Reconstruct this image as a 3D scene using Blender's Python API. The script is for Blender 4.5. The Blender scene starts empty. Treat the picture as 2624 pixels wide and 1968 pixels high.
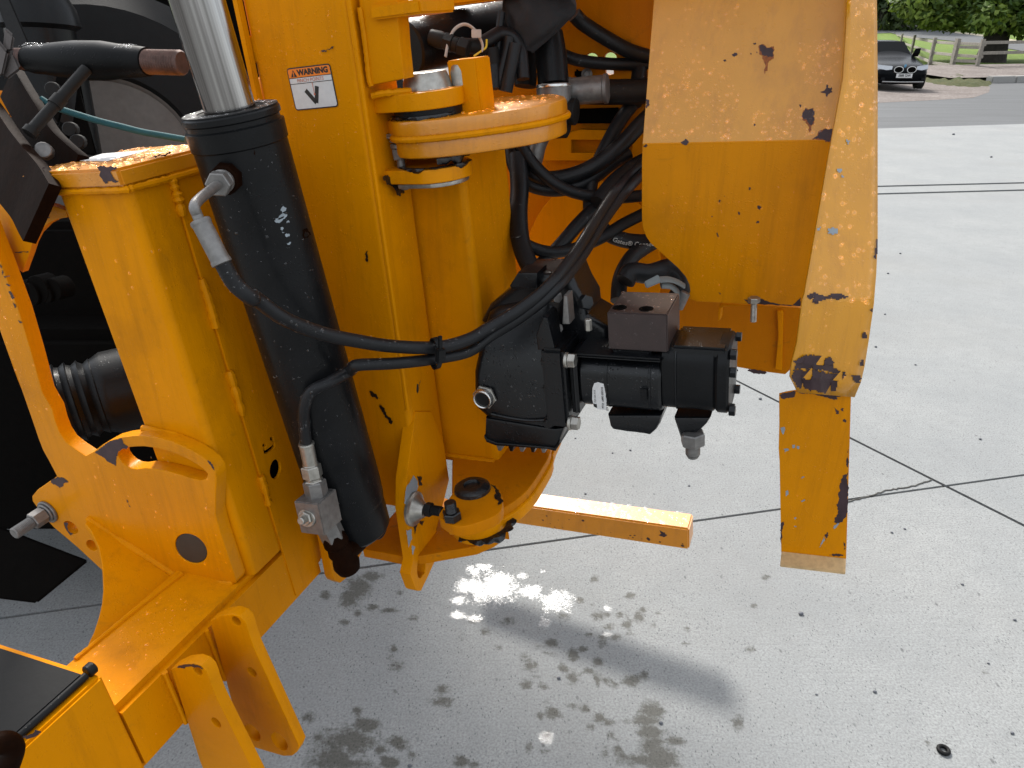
import bpy, bmesh, math, random
from mathutils import Vector as V, Matrix
from mathutils.geometry import tessellate_polygon
random.seed(7)
R = math.radians
sc = bpy.context.scene
COL = sc.collection
# ------------------------------------------------------------------ camera, sky, sun, exposure
CAM = V((0, 0, 1.65)); PITCH = R(25.7); FPX = 1898.0
cd = bpy.data.cameras.new('camera'); cam = bpy.data.objects.new('camera', cd); COL.objects.link(cam)
cd.sensor_width = 36; cd.lens = 36 * FPX / 2624; cd.clip_start = .02; cd.clip_end = 2000
cam.location = CAM; cam.rotation_euler = (R(90) - PITCH, 0, 0)
sc.camera = cam
SUN_EL, SUN_AZ = 44, -14          # azimuth measured from +Y towards +X
wd = bpy.data.worlds.new('World'); sc.world = wd; wd.use_nodes = True
wn = wd.node_tree; bg = wn.nodes['Background']
sky = wn.nodes.new('ShaderNodeTexSky'); sky.sky_type = 'NISHITA'; sky.sun_disc = False
sky.sun_elevation = R(SUN_EL); sky.sun_rotation = R(SUN_AZ); sky.air_density = 1.0; sky.dust_density = 3.0; sky.ozone_density = 1.0
# thin broken cloud over the whole sky
wtc = wn.nodes.new('ShaderNodeTexCoord'); wns = wn.nodes.new('ShaderNodeTexNoise'); wns.inputs['Scale'].default_value = 2.6; wns.inputs['Detail'].default_value = 6; wns.inputs['Roughness'].default_value = .6
wrp = wn.nodes.new('ShaderNodeValToRGB'); wrp.color_ramp.elements[0].position = .30; wrp.color_ramp.elements[0].color = (.35, .35, .35, 1); wrp.color_ramp.elements[1].position = .68; wrp.color_ramp.elements[1].color = (.85, .85, .85, 1)
wmx = wn.nodes.new('ShaderNodeMix'); wmx.data_type = 'RGBA'; wmx.inputs[7].default_value = (7.6, 7.9, 8.15, 1)
wn.links.new(wtc.outputs['Generated'], wns.inputs[0]); wn.links.new(wns.outputs['Fac'], wrp.inputs[0]); wn.links.new(wrp.outputs[0], wmx.inputs[0]); wn.links.new(sky.outputs[0], wmx.inputs[6])
# the haze brightens towards the sun
wdt = wn.nodes.new('ShaderNodeVectorMath'); wdt.operation = 'DOT_PRODUCT'; wdt.inputs[1].default_value = (math.sin(R(SUN_AZ)) * math.cos(R(SUN_EL)), math.cos(R(SUN_AZ)) * math.cos(R(SUN_EL)), math.sin(R(SUN_EL)))
wpw = wn.nodes.new('ShaderNodeMath'); wpw.operation = 'POWER'; wpw.inputs[1].default_value = 7; wmm = wn.nodes.new('ShaderNodeMath'); wmm.operation = 'MAXIMUM'; wmm.inputs[1].default_value = 0
wad = wn.nodes.new('ShaderNodeMix'); wad.data_type = 'RGBA'; wad.blend_type = 'ADD'; wad.inputs[7].default_value = (10, 9.8, 9.5, 1); wad.clamp_result = False
wn.links.new(wtc.outputs['Generated'], wdt.inputs[0]); wn.links.new(wdt.outputs['Value'], wmm.inputs[0]); wn.links.new(wmm.outputs[0], wpw.inputs[0]); wn.links.new(wpw.outputs[0], wad.inputs[0]); wn.links.new(wmx.outputs[2], wad.inputs[6])
wn.links.new(wad.outputs[2], bg.inputs[0]); bg.inputs[1].default_value = .10
sl = bpy.data.lights.new('sun', 'SUN'); sl.energy = 2.9; sl.angle = R(9.0); sl.color = (1, .96, .89)
so = bpy.data.objects.new('sun', sl); COL.objects.link(so); so.location = (-3, 10, 12)
sd = V((math.sin(R(SUN_AZ)) * math.cos(R(SUN_EL)), math.cos(R(SUN_AZ)) * math.cos(R(SUN_EL)), math.sin(R(SUN_EL))))
so.rotation_euler = (-sd).to_track_quat('-Z', 'Y').to_euler()
sc.view_settings.view_transform = 'Standard'; sc.view_settings.look = 'None'
sc.view_settings.exposure = 1.06; sc.view_settings.gamma = 1; sc.view_settings.use_curve_mapping = False

# ------------------------------------------------------------------ surveying helpers
# tracing windows laid over the photograph; a traced point becomes a view ray and is met with the real plane it lies on
WIN = {1:(0,0),2:(600,0),3:(1200,0),4:(1924,0),5:(0,480),6:(600,480),7:(1200,480),8:(1700,480),9:(0,960),10:(600,960),
       11:(1200,960),12:(1850,960),13:(0,1443),14:(600,1443),15:(1200,1443),16:(1924,1443)}
KZ = 700 / 2212
def S(w, x, y):
    if w == 'D': return (x * 1.18626, y * 1.18626)
    o = WIN[w]; return (o[0] + x * KZ, o[1] + y * KZ)
def q(w, s): return [S(w, *map(float, t.split(','))) for t in s.split()]
def ray(s):
    u = (s[0] - 1312) / FPX; v = (984 - s[1]) / FPX
    return V((u, math.cos(PITCH) + v * math.sin(PITCH), -math.sin(PITCH) + v * math.cos(PITCH)))
def at(s, d): return CAM + ray(s) * d
def hit(s, p0, n):
    r = ray(s); return CAM + r * ((p0 - CAM).dot(n) / r.dot(n))
def gnd(s, z=0.): r = ray(s); return CAM + r * ((z - 1.65) / r.z)
# machine axes: the frame is yawed 22 degrees and leans 6 degrees
EZ = V((-math.sin(R(6)), 0, math.cos(R(6))))
EX = V((math.cos(R(22)), -math.sin(R(22)), 0)); EX = (EX - EZ * EX.dot(EZ)).normalized(); EY = EZ.cross(EX)
ORG = at((307, 429), .993)
def M(x, y, z): return ORG + EX * x + EY * y + EZ * z
class Pl:
    def __init__(s, p, a, b): s.p = p; s.a = a.normalized(); s.n = s.a.cross(b).normalized(); s.b = s.n.cross(s.a)
    def P(s, u, v, w=0): return s.p + s.a * u + s.b * v + s.n * w
    def uv(s, px):
        h = hit(px, s.p, s.n) - s.p; return (h.dot(s.a), h.dot(s.b))
    def off(s, w): return Pl(s.p + s.n * w, s.a, s.b)
def FY(v): return Pl(ORG + EY * v, EX, EZ)      # faces the camera, uv = (x, z)
def FX(v): return Pl(ORG + EX * v, EY, EZ)      # faces right, uv = (y, z)
def FZ(v): return Pl(ORG + EZ * v, EX, EY)      # faces up, uv = (x, y)
def uvs(pl, px): return [pl.uv(t) for t in px]
def chaik(p, n=1):
    for _ in range(n):
        o = []
        for i in range(len(p)):
            a, b = p[i], p[(i + 1) % len(p)]
            o.append(tuple(a[k] * .75 + b[k] * .25 for k in range(len(a)))); o.append(tuple(a[k] * .25 + b[k] * .75 for k in range(len(a))))
        p = o
    return p
def circ(c, r, n=24, r2=None, rot=0): 
    r2 = r2 or r
    return [(c[0] + math.cos(t) * r * math.cos(rot) - math.sin(t) * r2 * math.sin(rot), c[1] + math.cos(t) * r * math.sin(rot) + math.sin(t) * r2 * math.cos(rot)) for t in [i * 2 * math.pi / n for i in range(n)]]
def cr(pts, n=8):           # Catmull-Rom through points
    pts = [V(p) for p in pts]; P = [pts[0] * 2 - pts[1]] + pts + [pts[-1] * 2 - pts[-2]]; o = []
    for i in range(1, len(P) - 2):
        a, b, c, d = P[i - 1:i + 3]
        for k in range(n):
            t = k / n
            o.append(.5 * ((2 * b) + (c - a) * t + (2 * a - 5 * b + 4 * c - d) * t * t + (3 * b - a - 3 * c + d) * t ** 3))
    return o + [pts[-1]]

# ------------------------------------------------------------------ materials
class Mat:
    def __init__(s, name):
        s.m = bpy.data.materials.new(name); s.m.use_nodes = True; s.t = s.m.node_tree; s.b = s.t.nodes['Principled BSDF']; s.out = s.t.nodes['Material Output']
        s.tc = None
    def n(s, ty, **k):
        x = s.t.nodes.new(ty)
        for a, v in k.items(): setattr(x, a, v)
        return x
    def l(s, a, b): s.t.links.new(a, b)
    def co(s):
        if not s.tc: s.tc = s.n('ShaderNodeNewGeometry')
        return s.tc.outputs['Position']
    def noise(s, scale, det=4, rough=.55, dist=0, vec=None):
        x = s.n('ShaderNodeTexNoise'); x.inputs['Scale'].default_value = scale; x.inputs['Detail'].default_value = det
        x.inputs['Roughness'].default_value = rough; x.inputs['Distortion'].default_value = dist; s.l(vec or s.co(), x.inputs['Vector']); return x.outputs['Fac']
    def vor(s, scale, feat='F1', rnd=1., out='Distance', vec=None):
        x = s.n('ShaderNodeTexVoronoi', feature=feat); x.inputs['Scale'].default_value = scale; x.inputs['Randomness'].default_value = rnd
        s.l(vec or s.co(), x.inputs['Vector']); return x.outputs[out]
    def ramp(s, f, stops):
        x = s.n('ShaderNodeValToRGB'); s.l(f, x.inputs[0]); e = x.color_ramp.elements
        while len(e) < len(stops): e.new(.5)
        for i, (p, c) in enumerate(stops):
            e[i].position = p; e[i].color = (c, c, c, 1) if not hasattr(c, '__len__') else (*c, 1)
        return x.outputs[0]
    def mix(s, f, a, b, mode='MIX'):
        x = s.n('ShaderNodeMix', data_type='RGBA', blend_type=mode)
        for v, i in ((f, 0), (a, 6), (b, 7)):
            if hasattr(v, 'links'): s.l(v, x.inputs[i])
            elif i == 0: x.inputs[0].default_value = v
            else: x.inputs[i].default_value = (*v, 1)
        return x.outputs[2]
    def math(s, op, a, b=0., c=None):
        x = s.n('ShaderNodeMath', operation=op)
        for i, v in enumerate((a, b, c)):
            if v is None: continue
            if hasattr(v, 'links'): s.l(v, x.inputs[i])
            else: x.inputs[i].default_value = v
        return x.outputs[0]
    def bump(s, h, st=.2, d=.001, prev=None):
        x = s.n('ShaderNodeBump'); x.inputs['Strength'].default_value = st; x.inputs['Distance'].default_value = d; s.l(h, x.inputs['Height'])
        if prev: s.l(prev, x.inputs['Normal'])
        return x.outputs[0]
    def set(s, **k):
        for a, v in k.items():
            i = s.b.inputs[a.replace('_', ' ')]
            if hasattr(v, 'links'): s.l(v, i)
            else: i.default_value = (*v, 1) if hasattr(v, '__len__') and len(v) == 3 else v
        return s
def yellow(name, base=(.655, .236, .0003), dirt=.35, chip=.0, wet=1., spec=.045, coat=.02):
    m = Mat(name); big = m.noise(6, 5, .6); fine = m.noise(240, 3, .6)
    c = m.mix(m.ramp(big, [(.3, 0), (.75, 1)]), base, tuple(x * .86 for x in base))
    sm = m.ramp(m.noise(17, 8, .72, .6), [(.60, 0), (.74, 1)])
    c = m.mix(m.math('MULTIPLY', sm, dirt), c, (.20, .095, .012))
    mpv = m.n('ShaderNodeMapping'); mpv.inputs['Scale'].default_value = (1, 1, .07); m.l(m.co(), mpv.inputs[0])
    c = m.mix(m.math('MULTIPLY', m.ramp(m.noise(34, 5, .7, vec=mpv.outputs[0]), [(.5, 0), (.78, 1)]), .42), c, (.30, .105, .004))
    grm = m.ramp(m.noise(4.3, 7, .68), [(.55, 0), (.8, 1)]); c = m.mix(m.math('MULTIPLY', grm, .5), c, (.24, .088, .006))
    sp = m.ramp(m.noise(75, 5, .75), [(.70, 0), (.735, 1)])
    c = m.mix(m.math('MULTIPLY', sp, chip), c, (.045, .026, .022))
    # beaded rain too small to model: low relief
    d1 = m.ramp(m.vor(190), [(.0, 1), (.34, 0)]); gate = m.ramp(m.noise(40, 2), [(.42, 0), (.6, 1)])
    h = m.math('MULTIPLY', d1, gate)
    bp = m.bump(h, .55 * wet, .0012, m.bump(fine, .10, .0006))
    m.set(Base_Color=c, Roughness=m.ramp(big, [(.2, .30), (.8, .44)]), Specular_IOR_Level=spec, Coat_Weight=coat, Coat_Roughness=.15, Normal=bp); return m.m
def plain(name, col, rough=.5, metal=0., bumps=(), var=.25, vs=40, **k):
    m = Mat(name); c = m.mix(m.ramp(m.noise(vs, 5, .6), [(.3, 0), (.7, 1)]), col, tuple(x * (1 - var) for x in col))
    nb = None
    for sc_, st, d in bumps: nb = m.bump(m.noise(sc_, 4), st, d, nb)
    m.set(Base_Color=c, Roughness=rough, Metallic=metal, **k)
    if nb: m.l(nb, m.b.inputs['Normal'])
    return m.m
def blackpaint(name, col=(.013, .0135, .014), rough=.33, wet=.5, coat=.3, spec=.22):
    m = Mat(name); big = m.noise(14, 5, .6)
    c = m.mix(m.ramp(big, [(.35, 0), (.75, 1)]), col, tuple(x * 1.8 for x in col))
    h = m.math('MULTIPLY', m.ramp(m.vor(210), [(.0, 1), (.32, 0)]), m.ramp(m.noise(30, 2), [(.45, 0), (.6, 1)]))
    m.set(Base_Color=c, Roughness=m.ramp(big, [(.3, rough * .85), (.7, rough * 1.3)]), Coat_Weight=coat, Coat_Roughness=.15, Specular_IOR_Level=spec,
          Normal=m.bump(h, wet, .0012, m.bump(m.noise(300, 3), .12, .0006))); return m.m
YEL = yellow('yellow_paint'); YELW = yellow('wet_yellow_paint', dirt=.3, chip=.2, spec=.55, coat=.5)
YELG = yellow('sheeny_yellow_paint', (.62, .262, .0006), dirt=.16, chip=.25, wet=.6, spec=.52, coat=.45)
YELD = yellow('worn_yellow_paint', dirt=.22, chip=.45, spec=.10, coat=.05); YELF = yellow('dirty_shaded_yellow_paint', (.52, .17, .0015), dirt=.85, chip=.5)
BLK = blackpaint('black_gloss_paint', (.005, .0052, .0056), .34, .5, .04, .14); BLK2 = blackpaint('black_cast_paint', (.0028, .0032, .004), .30, .8, .06, .32)
HOSE = blackpaint('hose_rubber', (.007, .0072, .008), .42, .5, .05)
RUB = plain('black_rubber', (.007, .007, .007), .6, bumps=((120, .3, .001),), Specular_IOR_Level=.15)
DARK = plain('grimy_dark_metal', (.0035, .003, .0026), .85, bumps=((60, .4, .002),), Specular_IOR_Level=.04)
DARK2 = plain('dark_grey_casting', (.010, .0098, .0095), .6, bumps=((80, .4, .002),), Specular_IOR_Level=.2)
GREY = plain('grey_rim_paint', (.030, .027, .023), .7, bumps=((20, .3, .004),), var=.4, vs=14, Specular_IOR_Level=.15)
PLUG = plain('grey_plug', (.035, .03, .024), .6)
RUST = plain('bare_brown_steel', (.011, .0036, .0012), .6, .0, ((90, .4, .001), (400, .2, .0004)), .45, 60, Specular_IOR_Level=.03)
CHIPM = plain('chipped_primer', (.060, .036, .040), .42, bumps=((150, .3, .0006),), var=.4, Specular_IOR_Level=.25)
GREYP = plain('grey_primer_chip', (.28, .32, .35), .5)
BRN = plain('brown_primer_block', (.034, .019, .017), .42, bumps=((200, .25, .0006),), var=.3)
GALV = plain('zinc_plated_steel', (.42, .40, .36), .38, .85, ((120, .2, .0005),), .35, 90)
GALV2 = plain('dull_grey_steel', (.22, .21, .20), .45, .6, ((160, .25, .0005),), .35, 90)
BRIGHT = plain('bright_steel', (.7, .69, .66), .25, .95)
GREASE = plain('black_grease', (.008, .008, .009), .3, bumps=((70, .8, .003), (220, .5, .001)))
WHITE = plain('white_vinyl', (.62, .61, .60), .4, var=.12, vs=90); BLKV = plain('black_print', (.01, .01, .01), .45)
ORNV = plain('orange_print', (.80, .20, .006), .4, var=.05); REDV = plain('red_print', (.55, .13, .06), .45)
ROPE = plain('teal_rope', (.012, .085, .10), .8, bumps=((400, .5, .001),))
TIEW = plain('white_nylon', (.45, .42, .38), .35); TIEG = plain('grey_nylon', (.16, .18, .18), .4); YELT = plain('yellow_cord', (.7, .5, .02), .5)
HOSEPRINT = plain('hose_print', (.5, .5, .47), .6)
def chrome():
    m = Mat('polished_ram_rod'); mp = m.n('ShaderNodeMapping'); mp.inputs['Scale'].default_value = (1, 1, .03); m.l(m.co(), mp.inputs[0])
    f = m.noise(9, 3); m.set(Base_Color=m.mix(f, (.36, .345, .33), (.29, .28, .275)), Metallic=1., Roughness=.13); return m.m
CHROME = chrome()
def drop_mat():
    m = Mat('water_drop'); t = m.t; fr = m.n('ShaderNodeFresnel'); fr.inputs[0].default_value = 1.42
    gl = m.n('ShaderNodeBsdfGlossy'); gl.inputs['Roughness'].default_value = .06; gl.inputs[0].default_value = (1, 1, 1, 1)
    tr = m.n('ShaderNodeBsdfTransparent'); tr.inputs[0].default_value = (.93, .93, .93, 1)
    mx = m.n('ShaderNodeMixShader'); m.l(fr.outputs[0], mx.inputs[0]); m.l(tr.outputs[0], mx.inputs[1]); m.l(gl.outputs[0], mx.inputs[2])
    t.nodes.remove(mx); ad = m.n('ShaderNodeAddShader'); tr.inputs[0].default_value = (1, 1, 1, 1); m.l(fr.outputs[0], gl.inputs[0]); m.l(tr.outputs[0], ad.inputs[0]); m.l(gl.outputs[0], ad.inputs[1])
    m.l(ad.outputs[0], m.out.inputs[0]); t.nodes.remove(m.b); return m.m
WATER = drop_mat()

# ------------------------------------------------------------------ object helpers
def thing(name, label, cat, loc, group=None):
    o = bpy.data.objects.new(name, None); COL.objects.link(o); o.location = loc; o.empty_display_size = .05
    o['label'] = label; o['category'] = cat
    if group: o['group'] = group
    return o
def root_of(o):
    while o.parent: o = o.parent
    return o
def link(name, me, mat, parent=None, ang=38, wn_=True):
    o = bpy.data.objects.new(name, me); COL.objects.link(o)
    if mat and not me.materials: me.materials.append(mat)
    if parent:
        off = root_of(parent).location
        me.transform(Matrix.Translation(-V(off))); o.parent = parent
    me.shade_smooth(); me.set_sharp_from_angle(angle=R(ang))
    if wn_:
        w = o.modifiers.new('weighted normals', 'WEIGHTED_NORMAL'); w.keep_sharp = True
    return o
def tag(o, label, cat, group=None):
    o['label'] = label; o['category'] = cat
    if group: o['group'] = group
    return o
def rebase(o, loc):          # gives a one-mesh thing its origin at its own place
    o.data.transform(Matrix.Translation(-V(loc))); o.location = loc; return o
class MB:
    def __init__(s): s.bm = bmesh.new()
    def build(s, name, mat, parent=None, ang=38, wn_=True):
        me = bpy.data.meshes.new(name); bmesh.ops.recalc_face_normals(s.bm, faces=s.bm.faces); s.bm.to_mesh(me); s.bm.free()
        return link(name, me, mat, parent, ang, wn_)
    def add(s, vs, fs):
        v = [s.bm.verts.new(p) for p in vs]
        for f in fs:
            try: s.bm.faces.new([v[i] for i in f])
            except ValueError: pass
        return v
    def hexa(s, p, bev=0, seg=2):   # 8 corners: bottom ring then top ring
        v = s.add(p, [(3, 2, 1, 0), (4, 5, 6, 7), (0, 1, 5, 4), (1, 2, 6, 5), (2, 3, 7, 6), (3, 0, 4, 7)])
        if bev:
            es = {e for x in v for e in x.link_edges}
            bmesh.ops.bevel(s.bm, geom=list(es), offset=bev, segments=seg, affect='EDGES', clamp_overlap=True)
        return s
    def mbox(s, x, y, z, bev=.003, F=None, seg=2):
        F = F or M
        return s.hexa([F(x[0], y[0], z[0]), F(x[1], y[0], z[0]), F(x[1], y[1], z[0]), F(x[0], y[1], z[0]), F(x[0], y[0], z[1]), F(x[1], y[0], z[1]), F(x[1], y[1], z[1]), F(x[0], y[1], z[1])], bev, seg)
    def tube(s, pts, r, seg=14, caps=True, sq=1.):
        pts = [V(p) for p in pts]; n = len(pts); rr = r if hasattr(r, '__len__') else [r] * n
        t0 = (pts[1] - pts[0]).normalized(); u = t0.orthogonal().normalized(); rings = []
        for i in range(n):
            t = ((pts[min(i + 1, n - 1)] - pts[max(i - 1, 0)])).normalized()
            u = (u - t * u.dot(t)); u = u.normalized() if u.length > 1e-6 else t.orthogonal().normalized(); w = t.cross(u)
            rings.append([s.bm.verts.new(pts[i] + (u * math.cos(a) + w * math.sin(a) * sq) * rr[i]) for a in [k * 2 * math.pi / seg for k in range(seg)]])
        for i in range(n - 1):
            for k in range(seg): s.bm.faces.new((rings[i][k], rings[i][(k + 1) % seg], rings[i + 1][(k + 1) % seg], rings[i + 1][k]))
        if caps: s.bm.faces.new(rings[0][::-1]); s.bm.faces.new(rings[-1])
        return s
    def lathe(s, p, a, prof, seg=28, rot=0., ref=None):    # prof: (distance along a, radius)
        a = V(a).normalized(); u = (V(ref) - a * V(ref).dot(a)).normalized() if ref else a.orthogonal().normalized(); w = a.cross(u); rings = []
        for t, r in prof:
            if r <= 1e-6: rings.append([s.bm.verts.new(V(p) + a * t)])
            else: rings.append([s.bm.verts.new(V(p) + a * t + (u * math.cos(k) + w * math.sin(k)) * r) for k in [rot + j * 2 * math.pi / seg for j in range(seg)]])
        for i in range(len(rings) - 1):
            A, B = rings[i], rings[i + 1]
            for k in range(seg):
                k2 = (k + 1) % seg
                if len(A) == 1 and len(B) == 1: break
                if len(A) == 1: s.bm.faces.new((A[0], B[k2], B[k]))
                elif len(B) == 1: s.bm.faces.new((A[k], A[k2], B[0]))
                else: s.bm.faces.new((A[k], A[k2], B[k2], B[k]))
        for X in (rings[0], rings[-1]):
            if len(X) > 2: s.bm.faces.new(X)
        return s
    def rod(s, p, a, L, r, seg=24, bev=.0015, rot=0.):
        b = min(bev, r * .4, abs(L) * .4); return s.lathe(p, a, [(0, r - b), (b, r), (L - b, r), (L, r - b)], seg, rot)
    def hexn(s, p, a, L, r, rot=0.): return s.rod(p, a, L, r, 6, r * .1, rot)
    def stud(s, p, a, L, r, pitch=.0025):
        pr = []; k = int(L / pitch)
        for i in range(k): pr += [(i * pitch, r * .88), ((i + .5) * pitch, r)]
        return s.lathe(p, a, pr + [(L, r * .85)], 18)
    def poly(s, p3): s.bm.faces.new([s.bm.verts.new(p) for p in p3]); return s
    def bead(s, pts, r, wob=.35, seg=8, step=.006):     # weld bead: overlapping ripples
        pts = cr(pts, 6); P = [pts[0]]
        for a, b in zip(pts, pts[1:]):
            n = max(1, int((b - a).length / step))
            P += [a.lerp(b, (i + 1) / n) for i in range(n)]
        return s.tube(P, [r * (1 + random.uniform(-wob, wob) * .5 + .15 * (i % 2)) for i in range(len(P))], seg)
def plate(name, pl, out, th, mat, parent=None, holes=(), bev=.0015, sm=0):
    out = [pl.uv(p) if len(p) == 2 and max(abs(p[0]), abs(p[1])) > 8 else p for p in out]
    if sm: out = chaik(out, sm)
    cu = bpy.data.curves.new(name, 'CURVE'); cu.dimensions = '2D'; cu.fill_mode = 'BOTH'
    for ring in [out] + [[pl.uv(p) if max(abs(p[0]), abs(p[1])) > 8 else p for p in h] for h in holes]:
        sp = cu.splines.new('POLY'); sp.points.add(len(ring) - 1); sp.use_cyclic_u = True
        for i, p in enumerate(ring): sp.points[i].co = (p[0], p[1], 0, 1)
    bev = min(bev, th * .4)
    cu.extrude = th / 2 - bev; cu.bevel_depth = bev; cu.bevel_resolution = 3 if bev > .006 else 1; cu.offset = -bev
    t = bpy.data.objects.new('t', cu); COL.objects.link(t)
    me = bpy.data.meshes.new_from_object(t); bpy.data.objects.remove(t); bpy.data.curves.remove(cu); me.name = name
    bm = bmesh.new(); bm.from_mesh(me); bmesh.ops.remove_doubles(bm, verts=bm.verts, dist=1e-5); bm.to_mesh(me); bm.free()
    for v in me.vertices: v.co = pl.P(v.co.x, v.co.y, v.co.z - th / 2)
    me.materials.clear(); me.update()
    return link(name, me, mat, parent)
def ragged(poly, amp, n=3):
    for _ in range(n):
        o = []
        for i in range(len(poly)):
            a, b = poly[i], poly[(i + 1) % len(poly)]; L = math.hypot(b[0] - a[0], b[1] - a[1])
            o.append(a); o.append(((a[0] + b[0]) / 2 + random.uniform(-1, 1) * min(amp, L * .28), (a[1] + b[1]) / 2 + random.uniform(-1, 1) * min(amp, L * .28)))
        poly = o
    return poly
def chips(pl, polys, parent, mat=None, amp=.0016, name='bare_patches', lift=.0005):
    bm = bmesh.new()
    for po in polys:
        uv = ragged([pl.uv(p) if max(abs(p[0]), abs(p[1])) > 8 else p for p in po], amp)
        for h, in ((lift,),):
            vs = [bm.verts.new(pl.P(a, b, h)) for a, b in uv]
            for t in tessellate_polygon([[V((a, b, 0)) for a, b in uv]]):
                try: bm.faces.new([vs[i] for i in t])
                except ValueError: pass
    for f in bm.faces:
        if f.normal.dot(pl.n) < 0: f.normal_flip()
    me = bpy.data.meshes.new(name); bm.to_mesh(me); bm.free()
    for p in me.polygons: pass
    o = link(name, me, mat or CHIPM, parent, wn_=False); o['kind'] = 'stuff'; return o
def inpoly(p, poly):
    c = False; j = len(poly) - 1
    for i in range(len(poly)):
        a, b = poly[i], poly[j]
        if (a[1] > p[1]) != (b[1] > p[1]) and p[0] < (b[0] - a[0]) * (p[1] - a[1]) / (b[1] - a[1]) + a[0]: c = not c
        j = i
    return c
class Drops:                         # beaded rain standing on a surface: low domes
    def __init__(s): s.v = []; s.f = []
    def one(s, p, n, u, r, h=.42):
        w = n.cross(u); b = len(s.v); k = 8; el = random.uniform(.75, 1.4); j = [random.uniform(.82, 1.15) for _ in range(k)]
        for rr, hh in ((1, 0.), (.86, .55), (.5, .9)):
            for i in range(k):
                a = i * 2 * math.pi / k; s.v.append(p + u * (math.cos(a) * r * rr * j[i]) + w * (math.sin(a) * r * rr * j[i] * el) + n * (r * h * hh + .0002))
        s.v.append(p + n * (r * h + .0002))
        for l in range(2):
            for i in range(k): s.f.append((b + l * k + i, b + l * k + (i + 1) % k, b + (l + 1) * k + (i + 1) % k, b + (l + 1) * k + i))
        for i in range(k): s.f.append((b + 2 * k + i, b + 2 * k + (i + 1) % k, b + 3 * k))
    def area(s, pl, poly, n, r0=.0009, r1=.0035, h=.42, lift=0.):
        uv = [pl.uv(p) if max(abs(p[0]), abs(p[1])) > 8 else p for p in poly]
        xs = [a for a, b in uv]; ys = [b for a, b in uv]; k = 0; t = 0
        while k < n and t < n * 20:
            t += 1; p = (random.uniform(min(xs), max(xs)), random.uniform(min(ys), max(ys)))
            if inpoly(p, uv): s.one(pl.P(p[0], p[1], lift), pl.n, pl.a, r0 + (r1 - r0) * random.random() ** 3.2, h); k += 1
        return s
    def build(s, parent):
        me = bpy.data.meshes.new('water_drops'); me.from_pydata(s.v, [], s.f); o = link('water_drops', me, WATER, parent, 60, False); o['kind'] = 'stuff'; return o
def text(body, size, pl, u, v, mat, parent, name='lettering', align='CENTER', lift=.0004, sx=1., fn=None, bold=0.):
    cu = bpy.data.curves.new(name, 'FONT'); cu.body = body; cu.size = size; cu.align_x = align; cu.align_y = 'CENTER'; cu.resolution_u = 2; cu.offset = bold
    t = bpy.data.objects.new('t', cu); COL.objects.link(t); me = bpy.data.meshes.new_from_object(t); bpy.data.objects.remove(t); me.name = name
    for w in me.vertices: w.co = fn(w.co.x * sx, w.co.y) if fn else pl.P(u + w.co.x * sx, v + w.co.y, lift)
    me.materials.clear(); return link(name, me, mat, parent, wn_=False)
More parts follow.
